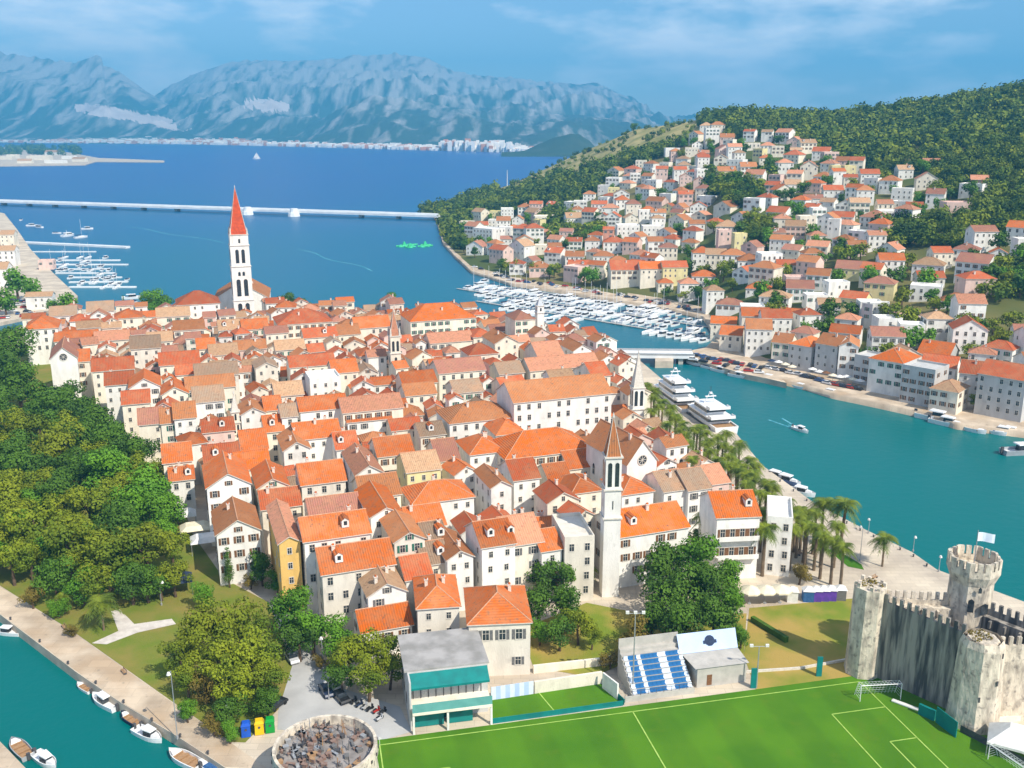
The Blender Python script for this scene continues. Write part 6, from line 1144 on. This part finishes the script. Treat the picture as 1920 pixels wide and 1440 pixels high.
for k in range(210):
    q = math.sqrt(r.random()) * .93; a = r.uniform(0, 6.28); x, y = R * q * math.cos(a), R * q * math.sin(a)
    if x > 0 and r.random() < .35: continue
    kind_ = r.choice(('stool', 'post', 'crate', 'bench')); z0_ = rt.location.z + zt - .6; b = MB(); hh = r.uniform(.6, 1.4) * (1.6 if y > R * .45 else 1)
    if kind_ == 'stool': b.box(-.25, .25, -.25, .25, .45, .52); [b.bar((sx_ * .22, sy_ * .22, 0), (sx_ * .22, sy_ * .22, .46), .03) for sx_ in (-1, 1) for sy_ in (-1, 1)]; b.box(-.25, .25, .2, .25, .5, 1.0); nm_ = 'folding_chair'
    elif kind_ == 'post': b.bar((0, 0, 0), (r.uniform(-.2, .2), 0, hh * 1.3), .07); b.bar((-.3, 0, hh * .8), (.3, 0, hh * .9), .05); b.bar((-.3, 0, 0), (0, 0, hh * .6), .05); nm_ = 'scaffold_post'
    elif kind_ == 'crate': b.box(-.4, .4, -.3, .3, 0, .5); b.box(-.45, .45, -.34, .34, .5, .56); nm_ = 'storage_crate'
    else: b.box(-.7, .7, -.2, .2, .4, .47); b.box(-.6, -.5, -.18, .18, 0, .4); b.box(.5, .6, -.18, .18, 0, .4); nm_ = 'wooden_bench'
    o = b.obj(nm_, [r.choice(('rust', 'metal_dark', 'rust', 'metal_grey', 'shutter_grey', 'teak'))]); o.location = (rt.location.x + x, rt.location.y + y, z0_); o.rotation_euler = (0, 0, r.uniform(0, 6.28)); tag(o, {'folding_chair': 'folding chair', 'scaffold_post': 'braced scaffold post', 'storage_crate': 'low storage crate', 'wooden_bench': 'plain bench'}[nm_] + ' among the clutter on top of the round bastion', nm_.split('_')[1], nm_.replace('_', ' ') + 's heaped on the round bastion')
LAND += [('the round bastion', 610, 1400), ('the grey clubhouse', 840, 1310), ('the hip-roofed stone palace', 930, 1190), ('the left promenade', 230, 1260), ('the opposite left quay', 40, 1420)]
# houses on the mainland and on the spit
for k, (x, y, wp, h, d, ty, rc, wc) in enumerate(((10, 470, 30, 8, 8, 'x', 'p', 'w'), (-10, 505, 40, 8, 9, 'x', 'p', 'w'), (72, 556, 46, 5, 5, 'x', 'p', 'w'), (85, 490, 26, 4, 5, 'f', 'p', 'p'), (12, 440, 24, 7, 8, 'x', 'p', 'c'))): eave_house(x, y, wp, h, d, ty, rc, wc, 10, name='mainland_house', noun='mainland house')
for x, y, wd, dp, ht, ty in ((8, 299, 60, 30, 9, 'f'), (25, 297, 30, 30, 12, 'f'), (75, 300, 70, 30, 13, 'f'), (100, 291, 50, 30, 11, 'x'), (130, 298, 40, 24, 9, 'f'), (150, 303, 40, 20, 8, 'x'), (48, 306, 40, 18, 7, 'x'), (105, 306, 60, 18, 8, 'f')):
    g = gp(x, y, 2); build_house('shore_building', g.x, g.y, 2, wd, dp, ht, ty, 'p', random.choice('wcc'), random.uniform(-.1, .1), noun='spit building', win=False)
LAND.append(('the wooded spit', 80, 295))
CAN = []
for k in range(170):
    x = random.uniform(-60, 150); y = random.uniform(275, 292); g = gp(x, y, 2); r_ = random.uniform(9, 16); CAN.append((base_l[k % 6] * r_ + np.array([g.x, g.y, 2 + r_ * .6])).reshape(-1, 3))
V = np.concatenate(CAN); tag(put('shore_wood', npmesh('shore_wood', V, np.arange(len(V)).reshape(-1, 4), ['leaf_forest'])), 'dark low wood on the spit in the bay', 'wood', None, 'stuff')
# far town along the coast: too small and too many to count
b = MB(); cx = np.array([p[0] for p in CB]); cy = np.array([p[1] for p in CB])
for k in range(1500):
    x = random.uniform(-60, 1000); y0 = np.interp(x, cx, cy) - (0 if x < 480 else 40); up = abs(random.gauss(0, 1)) * (230 if x < 500 else 110) + 12; Y = y0 + up; X = (x - 960) * Y * C / F; zg = up * .045; s_ = random.uniform(7, 16) * (Y / 6000) ** .5; h_ = random.uniform(8, 18) * (2.4 if 820 < x < 960 and random.random() < .5 else 1)
    b.box(X - s_, X + s_, Y, Y + 2 * s_, zg - 14, zg + h_, 0 if random.random() < .75 else 1, bottom=False)
tag(b.obj('distant_town', ['wall_w', 'roof_s']), 'pale distant towns strung along the far coast under the mountains', 'town', None, 'stuff')
# television mast on the ridge
for x, y, hp in ((951, 352, 32),):
    g = hit(x, y + 6) or gp(x, y + 6); b = MB(); b.bar((0, 0, -2), (0, 0, 28), .7, 0, 6, .3); o = b.obj('antenna_mast', ['canvas_white']); o.location = g; tag(o, 'thin white antenna mast on the wooded headland ridge', 'mast')
g = hit(1188, 248)
if g: plant_tree(g, 6, 'dark', False, None, 'lone ridge tree')
# ------------------------------------------------------------------ past 300 houses of a kind: the ones that show least become one object
from mathutils.bvhtree import BVHTree
bpy.context.view_layer.update(); KIDS = {}
for o in col.objects:
    if o.parent: KIDS.setdefault(o.parent.name, []).append(o)
bv, bf, owner = [], [], []
for o in col.objects:
    if o.name.split('.')[0] in ('wall', 'roof', 'tower_shaft') and o.parent and o.parent.parent is None:
        mw = o.matrix_world; i0 = len(bv); bv += [mw @ v.co for v in o.data.vertices]
        for p in o.data.polygons: bf.append(tuple(i0 + k for k in p.vertices)); owner.append(o.parent.name)
hm_ = bpy.data.objects['hill'].data; i0 = len(bv); bv += [v.co.copy() for v in hm_.vertices]
for p in hm_.polygons: bf.append(tuple(i0 + k for k in p.vertices)); owner.append('hill')
tree_ = BVHTree.FromPolygons(bv, bf); hits = {}
for iy in range(150, 1300, 4):
    for ix in range(2, 1920, 4):
        h_ = tree_.ray_cast(Vector((0, 0, H)), Vector(ray(ix, iy)).normalized())
        if h_[2] is not None: hits[owner[h_[2]]] = hits.get(owner[h_[2]], 0) + 1
for kind_, keep_, lab in (('town_house', 296, 'closely packed small tiled houses filling the gaps of the old town'), ('hillside_house', 296, 'remaining pale tiled houses scattered between the hillside houses')):
    hs_ = sorted([o for o in col.objects if o.parent is None and o.name.split('.')[0] == kind_], key=lambda o: -hits.get(o.name, 0)); rest = hs_[keep_:]
    if not rest: continue
    b = MB(); mats_ = []; todo = []
    for o in rest:
        kids = list(KIDS.get(o.name, ())); kids += [g_ for c in kids for g_ in KIDS.get(c.name, ())]
        for c in kids:
            mw = c.matrix_world; i0 = len(b.v); b.v += [tuple(mw @ v.co) for v in c.data.vertices]
            for p in c.data.polygons:
                m_ = c.data.materials[p.material_index].name
                if m_ not in mats_: mats_.append(m_)
                b.f.append(tuple(i0 + k for k in p.vertices)); b.m.append(mats_.index(m_))
        todo += kids + [o]
    print(kind_, len(hs_), 'merged', len(rest), 'least kept', hits.get(hs_[keep_ - 1].name, 0))
    PENDING = [t_ for t_ in PENDING if t_[0] not in rest]
    bpy.data.batch_remove(todo)
    tag(b.obj('packed_houses' if kind_ == 'town_house' else 'scattered_houses', mats_), lab, 'houses', None, 'stuff')
HZTOP = max(float(max(v.co.z for v in bpy.data.objects[n_].data.vertices)) for n_ in ('mountain_range', 'mountain_ridge')) + 25
# ------------------------------------------------------------------ air
hz = bpy.data.materials.new('haze'); hz.use_nodes = True; n = hz.node_tree.nodes; n.remove(n['Principled BSDF']); pv = n.new('ShaderNodeVolumePrincipled')
pv.inputs['Color'].default_value = (.11, .56, 1.0, 1); pv.inputs['Density'].default_value = 1.65e-4; pv.inputs['Anisotropy'].default_value = 0.0; hz.node_tree.links.new(pv.outputs[0], n['Material Output'].inputs['Volume']); M['haze'] = hz
o = MB().box(-9000, 9000, -600, 12000, -7, HZTOP).obj('haze', ['haze']); o['kind'] = 'stuff'; o['label'] = 'pale blue summer haze over the bay'

# ------------------------------------------------------------------ labels that tell like things apart
ORD = 'nearest second third fourth fifth sixth seventh eighth ninth tenth eleventh twelfth thirteenth fourteenth fifteenth sixteenth seventeenth eighteenth nineteenth twentieth'.split()
tens = 'twenty thirty forty fifty sixty seventy eighty ninety'.split(); ones = ORD[:9]; ones = ['first'] + ones[1:]
for t_ in tens:
    if t_ != 'twenty': ORD.append(t_[:-1] + 'ieth')
    ORD += [t_ + '-' + o_ for o_ in ones]
LND = []
for ph, x, y in LAND:
    ph = ph if ph.startswith('the ') else {'tall white cathedral bell tower with red pyramid spire': 'the red-spired cathedral tower', 'slender white bell tower with brown tiled pyramid roof by the garden trees': 'the brown-capped bell tower', 'white bell tower with pointed pale stone spire beside the promenade palms': 'the stone-spired bell tower',
        'white loggia bell tower with orange and white pointed spire amid central roofs': 'the orange-spired loggia tower', 'thin pale blank bell tower with blunt top near the marina channel': 'the thin pale tower', 'small slim white belfry with narrow spire rising between red roofs': 'the small slim belfry', 'big white gabled church with a round rose window': 'the rose-window church',
        'white gabled cathedral nave behind the tall red-spired bell tower': None, 'white curved-gable church front with oculus beside the park trees': 'the oculus church front'}[ph]
    if ph: LND.append((ph, x, y))
LND += [('the long white facade', 1057, 790), ('the white apartment house', 1385, 990), ('the recycling bins', 485, 1365), ('the seating stand', 1245, 1280), ('the ochre narrow house', 543, 1050)]
seen = {}
for o, look, noun, px in PENDING:
    p = o.matrix_world.translation if False else o.location; q = px or proj((p[0], p[1], p[2] + 4)); best = min(LND, key=lambda t: (t[1] - q[0]) ** 2 + ((t[2] - q[1]) * 1.4) ** 2)
    dx, dy = q[0] - best[1], q[1] - best[2]
    rel = ('left of' if dx < 0 else 'right of') if abs(dx) > abs(dy) * 1.3 else ('behind' if dy < 0 else 'in front of')
    seen.setdefault((look, rel, best[0]), []).append((math.hypot(dx, dy * 1.4), o))
for (look, rel, ph), lst in seen.items():
    lst.sort(key=lambda t: t[0])
    for i, (d_, o) in enumerate(lst): o['label'] =  f'{look} {rel} {ph}' if len(lst) == 1 else f'{look}, {ORD[min(i, len(ORD) - 1)]} {rel} {ph}'
GRP = {'town_house': 'houses of the old town', 'hillside_house': 'houses on the hillside across the channel', 'waterfront_house': 'houses along the far quay', 'palm_tree': 'palms along the promenade', 'pine_tree': 'pines', 'evergreen_tree': 'dark evergreen trees', 'leafy_tree': 'green leafy trees', 'parked_car': 'parked cars', 'motor_boat': 'small moored boats', 'bushy_tree': 'bushy trees', 'cypress_tree': 'cypresses'}
for o in col.objects:
    s_ = o.name.split('.')[0]
    if s_ in GRP and 'label' in o and 'group' not in o and o.parent is None: o['group'] = GRP[s_]
